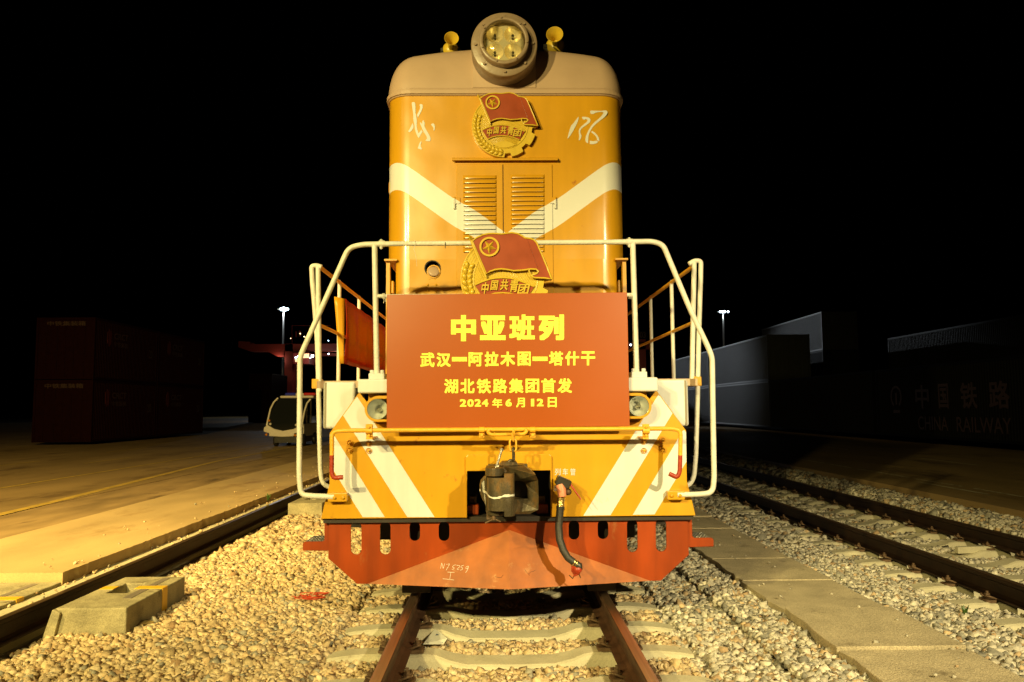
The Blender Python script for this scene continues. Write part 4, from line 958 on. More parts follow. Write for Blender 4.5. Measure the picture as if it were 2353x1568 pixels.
# chalk writing on the wedge, left facet
nrm = (D_ - A).cross(C_ - A).normalized(); nrm = nrm if nrm.y < 0 else -nrm
def facet(x, y):
    d = at(x, y, 6.0) - CAM; t = (A - CAM).dot(nrm) / d.dot(nrm); return CAM + d * t + nrm * .002
e8 = crop(1650, 2180, 800, 2353)
strokes = [[(330, 280), (345, 215)], [(345, 215), (362, 280)], [(362, 280), (382, 218)], [(398, 232), (440, 225), (395, 302)], [(515, 235), (478, 245), (470, 265), (492, 268), (488, 285), (462, 292)],
           [(520, 245), (552, 243), (558, 258), (520, 290), (548, 295)], [(605, 240), (575, 250), (568, 268), (592, 272), (590, 290), (562, 300)], [(655, 252), (630, 262), (628, 285), (650, 282), (660, 250)], [(660, 250), (652, 290), (625, 330)],
           [(412, 322), (495, 326)], [(452, 324), (440, 402)], [(358, 400), (490, 415)]]
b = MB()
for s_ in strokes:
    Pp = [facet(*e8(*p)) for p in s_]
    b.tube(fillet(Pp, .006, 3) if len(Pp) > 2 else Pp, .0016, 5)
b.build('chalk_writing', chalk, pw)
# cracks / dents kept as small dark strokes in the paint
b = MB()
for s_ in ([(1320, 290), (1340, 320), (1368, 345), (1392, 318), (1425, 312), (1445, 296)], [(1368, 345), (1376, 362)], [(970, 375), (1010, 385), (1045, 385), (1070, 352)]):
    Bn = (D_ - B_).cross(C_ - B_).normalized(); Bn = Bn if Bn.y < 0 else -Bn
    f2 = lambda x, y: (lambda d: CAM + d * ((B_ - CAM).dot(Bn) / d.dot(Bn)) + Bn * .001)(at(x, y, 6.0) - CAM)
    b.tube([(f2 if s_[0][0] > 1130 else facet)(*e8(*p)) for p in s_], .0011, 5)
b.build('paint_crack', dark, pw)
# bogie behind the plow
for s in (-1, 1):
    b = MB(); b.lathe([(0, 0), (.30, .01), (.42, .02), (.50, .03), (.525, .0), (.525, .13), (.555, .14), (.555, .165), (0, .165)], (s * .82, 7.9, .522), (-s, 0, 0), 48); b.build('wheel', rail_side, loco)
    b = MB(); b.box((s * .62, 6.30, .035), (s * .84, 6.36, .42)); b.box((s * .66, 6.3, .3), (s * .80, 6.9, .75)); b.build('rail_guard', dark, loco)
for s in (-1, 1): b = MB(); b.box((s * .92, 6.6, .50), (s * 1.40, 7.6, .95)); b.build('side_tank', dark, loco)
b = MB(); b.tube([(-.9, 7.9, .522), (.9, 7.9, .522)], .09, 16); b.box((-1.15, 7.2, .30), (-.95, 11.5, .78)); b.box((.95, 7.2, .30), (1.15, 11.5, .78)); b.box((-.95, 7.0, .35), (.95, 7.25, .7)); b.build('bogie', dark, loco)

# ---- handrails
def rail_obj(name, paths, r, m=pipe_white, par=loco):
    b = MB()
    for p, rr in paths: b.tube(p, rr or r, 14)
    return b.build(name, m, par)
lp = fillet(px([(896, 560.9), (832, 562), (801, 570), (764, 653), (695.5, 806), (689.3, 822), (688.4, 957), (687.5, 1100), (692, 1138), (720, 1140), (768, 1142)], YR), .10, 6)
rp = fillet(px([(1407, 556.6), (1500, 555), (1524, 563), (1583.4, 706), (1628, 800), (1636.5, 822), (1638.4, 957), (1641, 1102), (1637, 1133), (1605, 1136.5), (1556, 1137)], YR), .10, 6)
fr_ = rail_obj('front_railing', [(lp, None), (rp, None), (px([(890, 560.5), (1412, 556.5)], YR), .0195),
    (px([(860.8, 562), (866, 866)], YR), .0215), (px([(1453.8, 557), (1462.8, 858)], YR), .0215), (px([(864, 681), (1459, 678)], YR), .0155),
    (px([(871, 560.6), (884, 560.4)], YR), .0255), (px([(1440, 556.4), (1453, 556.2)], YR), .0255)], .0205)
b = MB()
for x, y in ((876, 560), (1446, 556)):
    c = at(x, y, YR - .012); b.tube([c + Vector((0, 0, .032)), c + Vector((0, 0, -.045))], .006, 8); b.lathe([(.012, -.004), (.012, .010)], c + Vector((0, 0, -.036)), (0, 0, 1), 6, False); b.lathe([(0, .010), (.010, .006), (.012, 0)], c + Vector((0, 0, .026)), (0, 0, 1), 8)
b.build('railing_bolt', pipe_white, fr_)
b = MB()
for x in (880, 1446):
    for k in range(4): c = at(x + k * 1.6, 681, YR); b.tube([c + Vector((.003 * math.sin(t * 3), -.021 * math.cos(t), .021 * math.sin(t))) for t in [2 * PI * i / 10 for i in range(10)]], .0022, 5, closed=True)
b.tube(px([(880, 683), (883, 692), (881, 697)], YR - .02), .002, 5); b.tube(px([(884, 684), (887, 694)], YR - .02), .002, 5)
b.tube(px([(953, 552), (955, 560), (952.5, 568), (951, 575)], YR - .022), .002, 5); b.tube(px([(952, 575), (956, 592), (958, 612)], YR - .022), .0012, 5)
b.build('tie_wire', pipe_white, fr_)
b = MB(); b.tube([at(1023, 557 + k, YR - .0215) for k in (0, 3, 7, 12, 14)], .003, 5); b.build('black_tie', black, fr_)
for s, x0, x1, y_ in ((-1, 757, 801, 1142), (1, 1530, 1570, 1137.5)):
    a = at(x0, y_ - 10.5, YP); c = at(x1, y_ + 9.5, YP); b = MB(); b.box((a.x, YR - .012, c.z), (c.x, YP + .0, a.z))
    x_in = c.x - .03 if s < 0 else a.x + .03; 
    for k in (0, 1): hexbolt(b, (x_in - s * -.0 + (-s) * 0 + (s * k * .065 if s > 0 else -k * .065), YR - .012, (a.z + c.z) / 2), (0, -1, 0), .015, .016); 
    b.build('rail_bracket', orange, fr_, bevel=.012, seg=2)
YI = 6.50
for s in (-1, 1):
    if s < 0: q = [(739, 614), (726.7, 610), (716, 612), (717.5, 645), (722, 693), (729, 781), (731.5, 869), (734, 1001), (736.5, 1085), (741, 1113), (770, 1125)]; po = ((731, 614), (734.5, 900))
    else: q = [(1583, 607), (1596.6, 599), (1611, 600), (1610, 640), (1605.5, 781), (1603, 913), (1599, 1045), (1594.5, 1097), (1583, 1117), (1555, 1119)]; po = ((1595.2, 604), (1590, 872))
    r1 = rail_obj('side_handrail', [(fillet(px(q, YI), .05, 4), None), (px(po, YI), .0205)], .0195)
    xs = at(*po[0], YI).x; zt_ = at(po[0][0], 611, YI).z; zm = at(po[0][0], 745, YI).z if s < 0 else at(1595, 739, YI).z
    for zz, rr in ((zt_, .018), (zm, .016)):
        b = MB(); b.tube([(xs, YI, zz), (xs, 12.5, zz)], rr, 12); b.build('rail_tube', pipe_yellow, r1)
    for yy_ in (7.38, 8.42, 9.5, 10.6, 11.7):
        b = MB(); b.tube([(xs, yy_, zt_ - .01), (xs, yy_, zD - .03)], .018, 12); b.tube([(xs, yy_ - .0, zt_ + .022), (xs, yy_, zt_ - .03)], .010, 8); b.build('rail_post', pipe_white, r1)
    b = MB(); b.box((xs - .035, YI - .02, zD - .06), (xs + .03, YI + .12, zD + .02)); b.build('post_clamp', orange, r1, bevel=.004)

# ---- sign board on the front railing
c4 = [(888.8, 677.6), (1441, 672), (1447.3, 979.6), (888.4, 985)]
W4 = [at(x, y, YB) for x, y in c4]
b = MB(); b.add(W4 + [p + Vector((0, .018, 0)) for p in W4], [(0, 1, 2, 3), (7, 6, 5, 4), (0, 4, 5, 1), (1, 5, 6, 2), (2, 6, 7, 3), (3, 7, 4, 0)])
cen = sum(W4, Vector()) / 4; cen.z = W4[3].z
board = thing('sign_board', cen, 'large red printed sign board with yellow Chinese lettering tied across the front railing', 'sign')
b.build('board', banner_red, board, bevel=.002)
T5 = crop(1500, 1150, 1100, 2353)
rows = [([('中', 650, 237, 865, 462), ('亚', 898, 240, 1118, 452), ('班', 1148, 232, 1368, 454), ('列', 1400, 232, 1618, 454)], .054),
        ([('武', 388, 557, 510, 682), ('汉', 527, 560, 648, 680), ('阿', 800, 555, 920, 677), ('拉', 938, 550, 1058, 677), ('木', 1073, 550, 1198, 675), ('图', 1220, 550, 1332, 672), ('塔', 1488, 548, 1610, 670), ('什', 1627, 547, 1747, 668), ('干', 1762, 547, 1884, 668)], .038),
        ([('湖', 592, 785, 712, 908), ('北', 730, 783, 852, 908), ('铁', 870, 783, 992, 908), ('路', 1008, 782, 1130, 905), ('集', 1147, 782, 1270, 905), ('团', 1288, 782, 1405, 903), ('首', 1423, 780, 1545, 903), ('发', 1562, 778, 1685, 903)], .031),
        ([('年', 1003, 950, 1090, 1030), ('月', 1207, 945, 1283, 1027), ('日', 1478, 940, 1555, 1027), ('2', 725, 958, 782, 1022), ('0', 790, 958, 845, 1022), ('2', 852, 957, 908, 1021), ('4', 914, 957, 970, 1021), ('6', 1117, 955, 1170, 1020), ('1', 1334, 954, 1362, 1019), ('2', 1384, 953, 1442, 1018)], .040)]
OFF = {'年': .030, '月': .030, '日': .030, '班': .042, '图': .028, '武': .030, '塔': .030, '阿': .032}
for row, off in rows:
    b = MB()
    for ch_, x0, y0, x1, y1 in row:
        a, c = T5(x0, y0), T5(x1, y1); put(b, ch_, boxmap(a[0], a[1], c[0], c[1], YB - .0018), OFF.get(ch_, off))
    if '武' == row[0][0]:
        for x0, x1, y0, y1 in ((658, 787, 596, 634), (1347, 1477, 593, 630)):
            a, c = T5(x0, y0), T5(x1, y1); m_ = boxmap(a[0], a[1], c[0], c[1], YB - .0015); b.add([m_(0, 0, 0), m_(1, 0, 0), m_(1, 1, 0), m_(0, 1, 0)], [(0, 1, 2, 3)])
    b.build('lettering', banner_text, board, fix=False)

# ---- long red sheet tied outside the left side handrail
side_b = thing('red_banner', (-1.6, 7.3, 1.8), 'long red plastic banner tied along the left side handrail', 'banner')
b = MB(); xs0 = at(791, 760, 7.3).x; N = 36; vs = []
zt_, zb_2 = at(791, 687, 7.3).z, at(793, 836, 7.3).z
for i in range(N + 1):
    y_ = 7.30 + i * .14
    for j in range(9):
        v = j / 8; vs.append((xs0 + .012 * math.sin(v * PI) * (1 + math.sin(i * .8)) + .006 * math.sin(i * 1.9 + v * 2), y_, zb_2 + (zt_ - zb_2) * v))
b.add(vs, [(i * 9 + j, (i + 1) * 9 + j, (i + 1) * 9 + j + 1, i * 9 + j + 1) for i in range(N) for j in range(8)], True)
o = b.build('sheet', sheet, side_b); sm = o.modifiers.new('thickness', 'SOLIDIFY'); sm.thickness = .004
b = MB(); vs = []                              # folded front edge of the sheet facing the camera
for j in range(9):
    v = j / 8; z_ = zb_2 + (zt_ - zb_2) * v
    for k in range(4): u = k / 3; vs.append((xs0 - (.040 + .052 * v) * u, 7.30 - .03 * math.sin(u * PI / 2) * v, z_ + .018 * u * v))
b.add(vs, [(4 * j + k, 4 * j + k + 1, 4 * j + 5 + k, 4 * j + 4 + k) for j in range(8) for k in range(3)], True); o = b.build('folded_edge', orange, side_b); sm = o.modifiers.new('thickness', 'SOLIDIFY'); sm.thickness = .004
#@@PART3
# ================================================================== things on the ground
def marker_block(y0, x0, x1, label, tape=True, name='concrete_block', ztop=-.02, zbot=-.40, hole=True, L_=1.12):
    t = thing(name, ((x0 + x1) / 2, y0 + L_ / 2, zbot), label, 'concrete block')
    b = MB(); out = [(x0, y0), (x1, y0), (x1, y0 + L_), (x0, y0 + L_)]
    hx0, hx1 = (x0 + .14, x0 + .31) if x0 > -3.7 else (x0 + .10, x0 + .45)
    hl_ = [(hx0, y0 + .50), (hx1, y0 + .50), (hx1, y0 + .86), (hx0, y0 + .86)]
    b.prism([out, hl_] if hole else [out], lambda p: (p[0], p[1], ztop), lambda p: (p[0], p[1], zbot))
    b.build('block', old_concrete, t, bevel=.012, seg=2)
    if tape:
        b = MB(); ya, yb = y0 + .63, y0 + .73
        b.box((hx1 + .002, ya, ztop - .001), (x1 + .004, yb, ztop + .004)); b.box((x1 + .001, ya, ztop - .24), (x1 + .005, yb, ztop + .002)); b.box((x0 + .02, ya, ztop - .001), (hx0 - .002, yb, ztop + .0035)); b.build('yellow_tape', tape_y, t)
        b = MB(); b.box((hx1 + .06, y0 + .30, ztop - .001), (hx1 + .13, y0 + .62, ztop + .003)); b.box((hx1 + .07, y0 + .74, ztop - .001), (hx1 + .13, y0 + L_ - .08, ztop + .003)); b.build('grey_tape', tape_g, t)
    return t
marker_block(6.16, -3.46, -2.915, 'weathered concrete block with a square hole and yellow tape beside the left rail')
t = bpy.data.objects['concrete_block']
b = MB(); b.prism([[(-3.46, -.02), (-3.40, -.05), (-3.47, -.36), (-3.60, -.36), (-3.55, -.30)]], lambda p: (p[0], 6.13, p[1]), lambda p: (p[0], 6.20, p[1])); b.build('broken_edge', old_concrete, t, bevel=.006)
marker_block(12.75, -3.46, -2.915, 'plain concrete block beside the left rail, farther back by the handrail', tape=False)
marker_block(5.75, -4.62, -3.885, 'low concrete block with a hole and yellow tape set into the pavement edge', ztop=-.005, L_=1.28)
b = MB(); b.box((-4.6, 3, -.42), (-3.9, 5.74, -.02)); o = b.build('concrete_block', old_concrete, bevel=.01); tag(o, 'concrete kerb piece at the very left, before the taped block in the pavement', 'concrete block')

# tangle of red string
b = MB(); c = on(722, 1380, -.20); P = []
for k in range(60): P.append(c + Vector((.09 * math.sin(k * .55) * (1 + .3 * math.sin(k * .2)) + .05 * math.sin(k * 1.3), .10 * math.cos(k * .43), .035 + .012 * math.sin(k * .9))))
b.tube(fillet(P, .02, 2), .0035, 5); b.tube(fillet([c + Vector((-.08 - .03 * k, -.02 + .025 * math.sin(k * 2), .035 + .01 * (k % 2))) for k in range(5)], .01, 2), .0035, 5)
tag(b.build('red_string', stringm), 'tangled red string lying on the ballast left of the plow', 'string')
# card on the sleeper
yc_ = 5.60; pc = [(999, 1445), (1028, 1468), (1019.5, 1480), (975, 1480)]
V4 = [on(999, 1445, -.200), on(1028, 1468, -.215), on(1019, 1481, -.235), on(972, 1481, -.225)]
card = thing('paper_card', V4[2], 'crumpled white printed card leaning on the sleeper just right of the left rail', 'card')
b = MB(); b.add(V4 + [p + Vector((0, 0, .002)) for p in V4], [(0, 1, 2, 3), (7, 6, 5, 4), (0, 4, 5, 1), (1, 5, 6, 2), (2, 6, 7, 3), (3, 7, 4, 0)]); b.build('card', paper, card)
b = MB(); cv = lambda u, v: V4[3] * (1 - u) * (1 - v) + V4[2] * u * (1 - v) + V4[0] * (1 - u) * v + V4[1] * u * v + Vector((0, 0, .0035))
b.tube([cv(.32 + .09 * math.cos(a), .22 + .13 * math.sin(a)) for a in [2 * PI * i / 16 for i in range(16)]], .0015, 4, closed=True); b.tube([cv(.32 + .04 * math.cos(a), .22 + .06 * math.sin(a)) for a in [2 * PI * i / 12 for i in range(12)]], .0015, 4, closed=True)
for u in (.82, .88): b.add([cv(u, .1), cv(u + .04, .1), cv(u + .04, .55), cv(u, .55)], [(0, 1, 2, 3)])
for u in (.3, .55): b.add([cv(u, .62), cv(u + .16, .62), cv(u + .16, .80), cv(u, .80)], [(0, 1, 2, 3)])
b.build('print', ink, card)
# bundle of stalks by the block
b = MB(); c = on(310, 1444, -.22)
for k in range(7): b.tube([c + Vector((-.13 + .02 * k, -.02 + .012 * k, .02)), c + Vector((-.02, .0 + .01 * k, .015 + .004 * k)), c + Vector((.13 - .01 * k, .04 + .008 * k, .035))], .006, 5)
tag(b.build('dry_stalks', wood), 'bundle of dry stalks lying at the foot of the taped concrete block', 'stalks')
# small green plant and weeds
def weed(name, c, h, n, label, wide=.35):
    b = MB()
    for k in range(n):
        a = 2 * PI * k / n + random.random(); d = Vector((math.cos(a), math.sin(a), 0)); sd = Vector((-d.y, d.x, 0)); hh = h * random.uniform(.6, 1.05); P = [c + d * (wide * hh * t ** 1.5) + Vector((0, 0, hh * t)) for t in (0, .35, .7, 1)]
        w = [.003, h * .12, h * .10, .001]; vs = []
        for p, q in zip(P, w): vs += [p - sd * q, p + sd * q]
        b.add(vs, [(2 * i, 2 * i + 1, 2 * i + 3, 2 * i + 2) for i in range(3)])
    tag(b.build(name, leafm), label, 'plant')
weed('weed', on(2218, 1420, -.19), .11, 7, 'small green leafy weed growing in the ballast between slabs and right hand track')
weed('weed', on(616, 1152, .02), .13, 9, 'small weed growing in the joint beside the crane rail', .5)
weed('weed', on(2005, 1150, -.2), .10, 6, 'low weed at the foot of the right hand rail, near the handrail')
a0 = on(2194, 1264, -.20); a1 = on(2266, 1250, -.20)
b = MB(); d = (a1 - a0); b.box((a0.x, a0.y - .03, -.235), (a1.x, a0.y + .04, -.16), Matrix.Rotation(.10, 3, 'Z')); tag(b.build('concrete_strip', concrete, bevel=.005), 'short pale concrete strip lying across the sleepers of the right hand track', 'concrete strip')
b = MB(); c = on(2050, 1216, -.16); b.box((c.x - .35, c.y, -.20), (c.x - .12, c.y + .05, -.15), Matrix.Rotation(.5, 3, 'Z')); b.lathe([(.05, 0), (.05, .05)], c, (1, .3, 0), 10)

# ================================================================== electric patrol cart
cart = thing('patrol_cart', (-8.35, 30.6, AZ), 'small white electric patrol cart with a light bar on the dark yard', 'cart')
cx, cy = -8.38, 30.2; cw = .70
def cpt(x, y, z): return Vector((cx + x, cy + y, AZ + z))
cs = crop(950, 1500, 350, 1663)
CP = lambda x, y, Y=None: at(*cs(x, y), cy if Y is None else Y)
sc_ = lambda pts: [(p.x, p.z) for p in pts]
dz0 = 0
lower = [CP(*p) for p in ((500, 1000), (495, 1080), (600, 1110), (595, 1165), (850, 1180), (1065, 1170), (1075, 1115), (1180, 1100), (1190, 1000), (1150, 985), (1060, 1030), (860, 1065), (700, 1030), (580, 960), (560, 900), (540, 975))]
b = MB(); b.prism([sc_(lower)], lambda p: (p[0], cy, p[1]), lambda p: (p[0], cy + .5, p[1])); b.build('front_shell', cart_white, cart, bevel=.015)
ws = [CP(*p) for p in ((580, 955), (600, 800), (640, 650), (700, 520), (765, 450), (1360, 450), (1290, 560), (1240, 700), (1200, 900), (1170, 960), (1060, 1025), (860, 1060), (700, 1025))]
b = MB(); b.prism([sc_(ws)], lambda p: (p[0], cy + .02 + max(0, (p[1] - 1.0)) * .35, p[1]), lambda p: (p[0], cy + .5, p[1])); b.build('windscreen', darkglass, cart)
b = MB()
for L_ in (((555, 960), (580, 850), (625, 650), (690, 520), (770, 440)), ((1225, 1000), (1235, 880), (1270, 700), (1320, 540), (1390, 460))): b.tube([at(*cs(x, y), cy + .02 + max(0, at(*cs(x, y), cy).z - 1.0) * .35) for x, y in L_], .035, 8)
b.build('windscreen_pillar', cart_white, cart)
zr = CP(900, 430).z; x0, x1 = CP(765, 430).x, CP(1385, 430).x
b = MB(); b.box((x0, cy + .28, zr - .02), (x1 + .05, cy + 2.9, zr + .07)); b.build('roof', cart_white, cart, bevel=.03)
lb = b = MB(); x_b = [CP(x, 370).x for x in (815, 1030, 1130, 1410)]
b.box((x_b[0], cy + .6, zr + .08), (x_b[1], cy + .85, zr + .19)); b.build('blue_beacon', lens_blue, cart, bevel=.03)
b = MB(); b.box((x_b[1], cy + .6, zr + .08), (x_b[2] + .1, cy + .85, zr + .17)); b.build('beacon_centre', cart_white, cart)
b = MB(); b.box((x_b[2] + .1, cy + .6, zr + .08), (x_b[3], cy + .85, zr + .19)); b.build('red_beacon', lens_red, cart, bevel=.03)
xr = CP(1200, 1000).x; 
b = MB(); b.box((xr - .06, cy + .5, AZ + .35), (xr, cy + 2.8, AZ + .85)); b.box((xr - .05, cy + .95, AZ + .85), (xr, cy + 1.05, zr)); b.box((xr - .05, cy + 1.6, AZ + .85), (xr, cy + 1.75, zr)); b.box((xr - .05, cy + 2.7, AZ + .85), (xr, cy + 2.8, zr)); b.box((x0 - .1, cy + .5, AZ + .35), (x0 - .04, cy + 2.8, AZ + .85)); b.build('side_shell', cart_white, cart, bevel=.02)
b = MB(); b.box((x0 + .02, cy + 1.1, AZ + .3), (xr - .08, cy + 2.6, AZ + .6)); b.box((x0 + .02, cy + 1.7, AZ + .6), (xr - .08, cy + 1.8, AZ + 1.15)); b.box((x0 - .1, cy + .04, AZ + .14), (xr, cy + 2.8, AZ + .36)); b.build('chassis', black, cart)
for x_, y_ in ((x0 - .14, .35), (xr + .0, .35), (x0 - .14, 2.2), (xr + .0, 2.2)):
    b = MB(); b.lathe([(0, 0), (.13, .01), (.2, .0), (.235, .02), (.235, .12), (.2, .14), (0, .14)], (x_ - .05, cy + y_, AZ + .235), (1, 0, 0), 24); b.build('wheel', rubber, cart)
for x, y, m in ((545, 1137, amber), (1095, 1150, amber), (620, 935, cart_white), (1112, 955, cart_white), (598, 870, amber)):
    b = MB(); b.lathe([(0, -.03), (.04, -.02), (.05, .01)], CP(x, y, cy - .005), (0, 1, 0), 12); b.build('lamp', m, cart)

# ================================================================== containers
def container(x0, y0, z0, L_, color, label, group, text=None, h=2.6, sides=True, text_side=1):
    t = thing('shipping_container', (x0 + 1.22, y0 + L_ / 2, z0), label, 'container', group)
    w = 2.44; fr = .09
    b = MB()
    for xx in (x0, x0 + w - fr):
        for yy in (y0, y0 + L_ - fr): b.box((xx, yy, z0), (xx + fr, yy + fr, z0 + h))
    for xx in (x0 + .002, x0 + w - fr - .002):
        for zz in (z0 + .003, z0 + h - fr - .003): b.box((xx, y0 + fr, zz), (xx + fr, y0 + L_ - fr, zz + fr))
    for yy in (y0 + .003, y0 + L_ - fr - .003):
        for zz in (z0 + .006, z0 + h - fr - .006): b.box((x0 + fr, yy, zz), (x0 + w - fr, yy + fr, zz + fr))
    b.build('frame', color, t)
    b = MB(); n = int(L_ / .14); vs = []
    prof = []
    for i in range(n):
        y_ = y0 + fr + (L_ - 2 * fr) * i / n; s_ = (L_ - 2 * fr) / n; prof += [(y_, .02), (y_ + s_ * .3, .02), (y_ + s_ * .5, .055), (y_ + s_ * .8, .055)]
    for xx, sg in ((x0, 1), (x0 + w, -1)):
        vs = []
        for y_, d in prof: vs += [(xx + sg * d, y_, z0 + fr), (xx + sg * d, y_, z0 + h - fr)]
        b.add(vs, [(2 * i, 2 * i + 2, 2 * i + 3, 2 * i + 1) for i in range(len(prof) - 1)])
    b.box((x0 + .05, y0 + .08, z0 + h - .05), (x0 + w - .05, y0 + L_ - .08, z0 + h - .02)); b.box((x0 + .05, y0 + L_ - .06, z0 + .05), (x0 + w - .05, y0 + L_ - .04, z0 + h - .05))
    b.build('corrugated_wall', color, t, fix=False)
    for k in (0, 1):
        b = MB(); xa = x0 + fr + (w - 2 * fr) * k / 2; xb = xa + (w - 2 * fr) / 2 - .01
        b.box((xa, y0 + .03, z0 + .1), (xb, y0 + .07, z0 + h - .1)); d = b.build('door', color, t)
        b = MB()
        for f in (.3, .7): xx = xa + (xb - xa) * f; b.tube([(xx, y0 + .01, z0 + .08), (xx, y0 + .01, z0 + h - .08)], .018, 8); b.box((xx - .02, y0 - .01, z0 + 1.1), (xx + .35 * (1 if k == 0 else -1) * .6, y0 + .0, z0 + 1.16))
        b.build('locking_bar', color, d)
    if text: text(t, x0, y0, z0, L_, h)
    return t
def marks(n_letters=6, red=True):
    def f(t, x0, y0, z0, L_, h):
        b = MB(); X = x0 + 2.44 + .004; yc = y0 + 1.3
        b.prism([[(yc + .3 * math.cos(a) * .6, z0 + h - .75 + .38 * math.sin(a)) for a in [PI * 2 * i / 20 for i in range(20)]]], lambda p: (X - .03, p[0], p[1]), lambda p: (X - .05, p[0], p[1])); 
        b.build('emblem', letter_red, t)
        b = MB(); put(b, 'CRCT', lambda u, v, d: Vector((X - .02 - d, yc + .4 + 1.3 * u, z0 + h - .78 + .28 * v)), .02); put(b, '中铁集装', lambda u, v, d: Vector((X - .02 - d, yc + .4 + 1.3 * u, z0 + h - 1.12 + .24 * v)), .02)
        put(b, '20', lambda u, v, d: Vector((X - .02 - d, y0 + L_ - .9 + .4 * u, z0 + h - 1.4 + .4 * v)), .02)
        b.build('wall_lettering', box_letter, t)
        b = MB(); put(b, '中铁集装箱', lambda u, v, d: Vector((x0 + .45 + 1.6 * u, y0 - .012 + d, z0 + h - .36 + .2 * v)), .02); b.build('door_lettering', box_letter, t)
    return f
XL = at(75, 950, 33).x
zt0 = .18
nm = {(0, 0): 'brown container with door end facing the tracks, lower one nearest on the left', (0, 1): 'brown container stacked on top of the nearest left container', (1, 0): 'brown container behind the nearest left one, at ground level', (1, 1): 'brown container behind the nearest left one, on the upper tier'}
for i in (0, 1):
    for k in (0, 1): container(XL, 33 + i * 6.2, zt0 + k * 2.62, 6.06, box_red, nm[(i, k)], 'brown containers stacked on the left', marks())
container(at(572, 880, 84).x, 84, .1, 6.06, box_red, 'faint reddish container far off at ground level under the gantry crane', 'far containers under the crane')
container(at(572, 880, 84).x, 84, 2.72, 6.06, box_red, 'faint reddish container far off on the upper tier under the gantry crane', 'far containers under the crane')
XR = 15.1
def cr_text(t, x0, y0, z0, L_, h):
    X = x0 - .006
    def tx(items, za, zb_, off):
        b = MB()
        for s_, ya, yb in items: put(b, s_, lambda u, v, d: Vector((X + d, ya + (yb - ya) * u, za + (zb_ - za) * v)), off)
        b.build('wall_lettering', box_letter, t)
    tx([('中', 28.4, 27.5), ('国', 26.9, 26.3), ('铁', 25.6, 24.7), ('路', 24.1, 23.1)], z0 + 1.05, z0 + 1.9, .02)
    tx([('CHINA', 28.3, 26.4), ('RAILWAY', 25.9, 23.1)], z0 + .29, z0 + .78, .008)
    b = MB(); c = (29.8, z0 + 1.5); b.prism([[(c[0] + .42 * math.cos(a), c[1] + .42 * math.sin(a)) for a in [R(k) for k in range(-60, 241, 12)]] + [(c[0] + .33 * math.cos(a), c[1] + .33 * math.sin(a)) for a in [R(k) for k in range(240, -61, -12)]]], lambda p: (X, p[0], p[1]), lambda p: (X + .003, p[0], p[1]))
    b.box((X, c[0] - .06, c[1] - .3), (X + .003, c[0] + .06, c[1] + .15)); b.box((X, c[0] - .25, c[1] - .62), (X + .003, c[0] + .25, c[1] - .5))
    b.build('wall_emblem', box_letter, t)
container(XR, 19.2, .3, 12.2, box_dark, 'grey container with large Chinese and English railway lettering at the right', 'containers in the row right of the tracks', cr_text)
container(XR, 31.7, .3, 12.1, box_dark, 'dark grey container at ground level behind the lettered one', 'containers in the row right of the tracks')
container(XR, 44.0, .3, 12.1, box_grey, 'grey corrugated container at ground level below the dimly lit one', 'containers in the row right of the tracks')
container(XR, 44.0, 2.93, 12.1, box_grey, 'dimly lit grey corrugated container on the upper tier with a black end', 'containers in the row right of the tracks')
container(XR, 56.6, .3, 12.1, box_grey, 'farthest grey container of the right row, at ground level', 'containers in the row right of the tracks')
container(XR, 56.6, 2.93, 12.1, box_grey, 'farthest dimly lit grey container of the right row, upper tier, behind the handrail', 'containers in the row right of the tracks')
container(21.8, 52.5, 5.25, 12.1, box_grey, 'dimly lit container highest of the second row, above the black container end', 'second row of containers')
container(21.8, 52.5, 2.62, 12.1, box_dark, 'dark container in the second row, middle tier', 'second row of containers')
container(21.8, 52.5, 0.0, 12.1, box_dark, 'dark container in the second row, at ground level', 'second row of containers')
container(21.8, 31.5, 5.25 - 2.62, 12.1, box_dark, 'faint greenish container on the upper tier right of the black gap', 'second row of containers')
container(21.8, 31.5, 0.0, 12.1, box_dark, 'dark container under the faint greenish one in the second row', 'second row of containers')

# ================================================================== gantry crane far behind
YG = 100
crane = thing('gantry_crane', (-5, YG, 0), 'dark red gantry crane spanning the yard far behind, with lit cabin', 'crane')
def cb_(mbx, x0, y0, x1, y1, Y0, Y1): a, c = at(x0, y1, Y0), at(x1, y0, Y0); mbx.box((a.x, Y0, a.z), (c.x, Y1, c.z)); return mbx
b = MB(); cb_(b, 575, 786, 1500, 808, YG, YG + 1.6); a, c = at(575, 808, YG), at(575, 786, YG); e = at(548, 784, YG)
b.add([(a.x, YG, a.z), (c.x, YG, c.z), (e.x, YG, e.z), (e.x, YG, e.z - .8), (a.x, YG + 1.6, a.z), (c.x, YG + 1.6, c.z), (e.x, YG + 1.6, e.z), (e.x, YG + 1.6, e.z - .8)], [(0, 1, 2, 3), (7, 6, 5, 4), (2, 6, 7, 3), (1, 5, 6, 2), (0, 3, 7, 4)])
cb_(b, 700, 812, 800, 818.5, YG + 4, YG + 5)
b.build('girder', crane_red, crane)
b = MB(); cb_(b, 1470, 780, 1483.5, 935, YG, YG + 2); b.build('leg', crane_red, crane)
b = MB(); cb_(b, 652, 790, 673, 935, YG, YG + 2); q = [at(x, y, YG) for x, y in ((615, 808), (652, 808), (652, 820), (638, 820))]
b.prism([[(p.x, p.z) for p in q]], lambda p: (p[0], YG, p[1]), lambda p: (p[0], YG + 1.5, p[1])); b.build('leg', crane_red, crane)
b = MB(); cb_(b, 673, 811, 710, 837, YG - 2, YG + 1); cab = b.build('cabin', crane_red, crane)
b = MB(); cb_(b, 678, 825, 685, 832, YG - 2.03, YG - 2.01); cb_(b, 696, 813, 710, 823, YG - 2.03, YG - 2.01); b.build('cabin_window', win_y, cab)
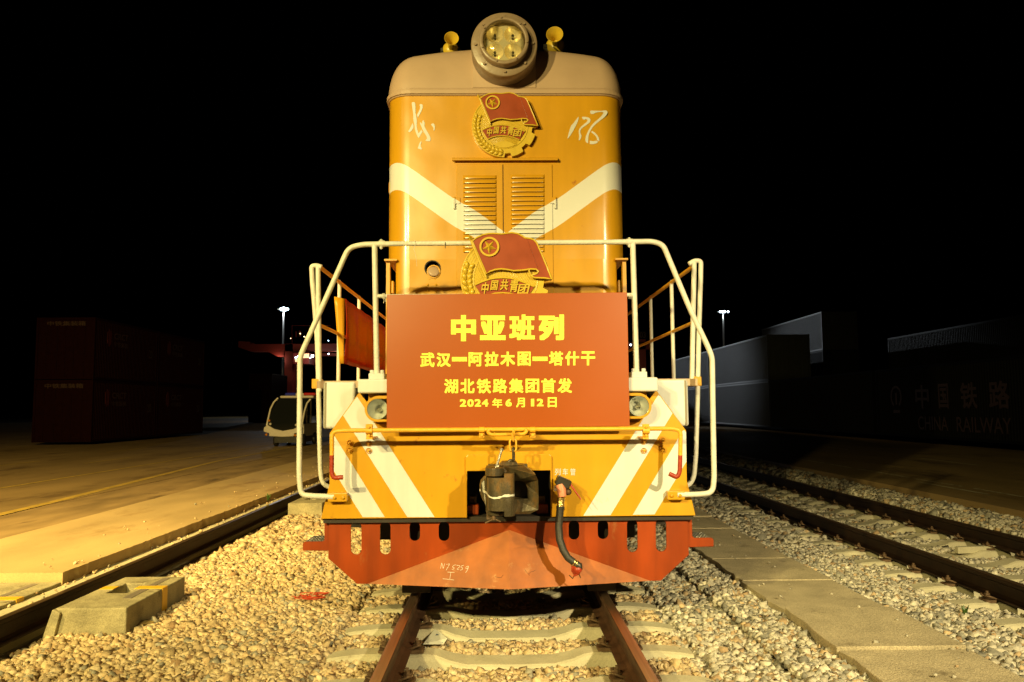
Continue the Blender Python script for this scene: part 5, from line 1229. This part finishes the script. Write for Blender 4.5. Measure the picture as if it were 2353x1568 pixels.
b = MB(); cb_(b, 679, 761, 680.5, 775, YG, YG + .4); cb_(b, 687, 760, 690, 773, YG, YG + .5); cb_(b, 670, 770, 671, 787, YG, YG + .2); cb_(b, 708, 765, 709.5, 787, YG, YG + .2); cb_(b, 670, 748, 760, 749, YG, YG + .15); cb_(b, 670, 748, 671, 786, YG, YG + .15); b.build('rooftop_machinery', crane_red, crane)
def bulb(x, y, r, m=lamp_w, nm_='floodlight', par=crane, Y=YG - 2.4):
    c = at(x, y, Y); b = MB(); b.lathe([(r * math.sin(PI * i / 6), -r * math.cos(PI * i / 6)) for i in range(7)], c, (0, 1, 0), 12); b.build(nm_, m, par)
for x, y, r, m in ((718, 818.5, .16, lamp_w), (779, 819, .16, lamp_w), (680, 822, .12, lamp_w), (755, 813.5, .08, lamp_w), (713, 823, .07, lamp_w), (684.5, 819, .07, lamp_w), (754.7, 783, .05, lamp_w), (668, 778, .06, lamp_y), (690, 767, .07, lamp_y), (699, 774, .07, lamp_y), (1449.3, 793, .11, lamp_w), (1486, 788, .04, lamp_y), (703, 775, .06, lamp_y)): bulb(x, y, r, m)
b = MB(); cb_(b, 1466, 760, 1488, 780, YG - .1, YG); sgn = b.build('number_board', box_dark, crane)
b = MB(); m_ = boxmap(1470, 763, 1484, 777, YG - .12); put(b, '03', m_, .02); b.build('number', box_letter, sgn)
def small_lamp(name, loc, power, col, r=.3):
    l = bpy.data.lights.new(name, 'POINT'); l.energy = power; l.color = col; l.shadow_soft_size = r; o = bpy.data.objects.new(name, l); COL.objects.link(o); o.location = loc
small_lamp('crane_floodlight', at(715, 822, YG - 4), 160, (1, .9, .75)); small_lamp('crane_floodlight', at(779, 824, YG + 1.5), 110, (1, .9, .75)); small_lamp('crane_floodlight', at(640, 826, YG - .3), 70, (1, .8, .6)); small_lamp('crane_floodlight', at(1476, 850, YG - 5), 40, (1, .6, .3))

# light masts
def mast(x, y, Y, lamps, label, pw):
    c = at(x, y, Y); t = thing('light_mast', (c.x, Y, 0), label, 'light mast', 'tall yard light masts')
    b = MB(); b.tube([(c.x, Y, 0), (c.x, Y, c.z)], [.32, .16], 12); b.build('pole', steel, t)
    b = MB(); b.box((c.x - 1.1, Y - .2, c.z - .06), (c.x + 1.1, Y + .2, c.z + .06)); h = b.build('lamp_carrier', steel, t)
    for dx, dz, r in lamps:
        b = MB(); b.lathe([(0, -.14), (r * .7, -.12), (r, 0), (r * .8, .15), (0, .2)], (c.x + dx, Y - .25, c.z + dz), (0, 1, 0), 14); b.build('lamp', lamp_w, h)
    small_lamp('mast_light', (c.x, Y - 1.5, c.z - .8), pw, (.75, .88, 1))
mast(652, 711, 150, ((-.35, 0, .30), (.05, .1, .34), (.42, -.05, .30), (.75, 0, .24)), 'light mast with bright white lamps at the left behind the crane', 1500)
mast(1661, 717, 150, ((-.55, 0, .20), (-.15, 0, .20), (.25, .02, .20), (.95, .0, .18)), 'light mast with a row of small bluish lamps above the right containers', 250)
lf = bpy.data.lights.new('mast_floodlight', 'SPOT'); lf.energy = 150000; lf.color = (.85, .93, 1); lf.spot_size = R(8.5); lf.spot_blend = .6; lf.shadow_soft_size = .5
o = bpy.data.objects.new('mast_floodlight', lf); COL.objects.link(o); o.location = at(652, 711, 149); o.rotation_euler = (Vector((15.3, 60, 4.8)) - o.location).to_track_quat('-Z', 'Y').to_euler()
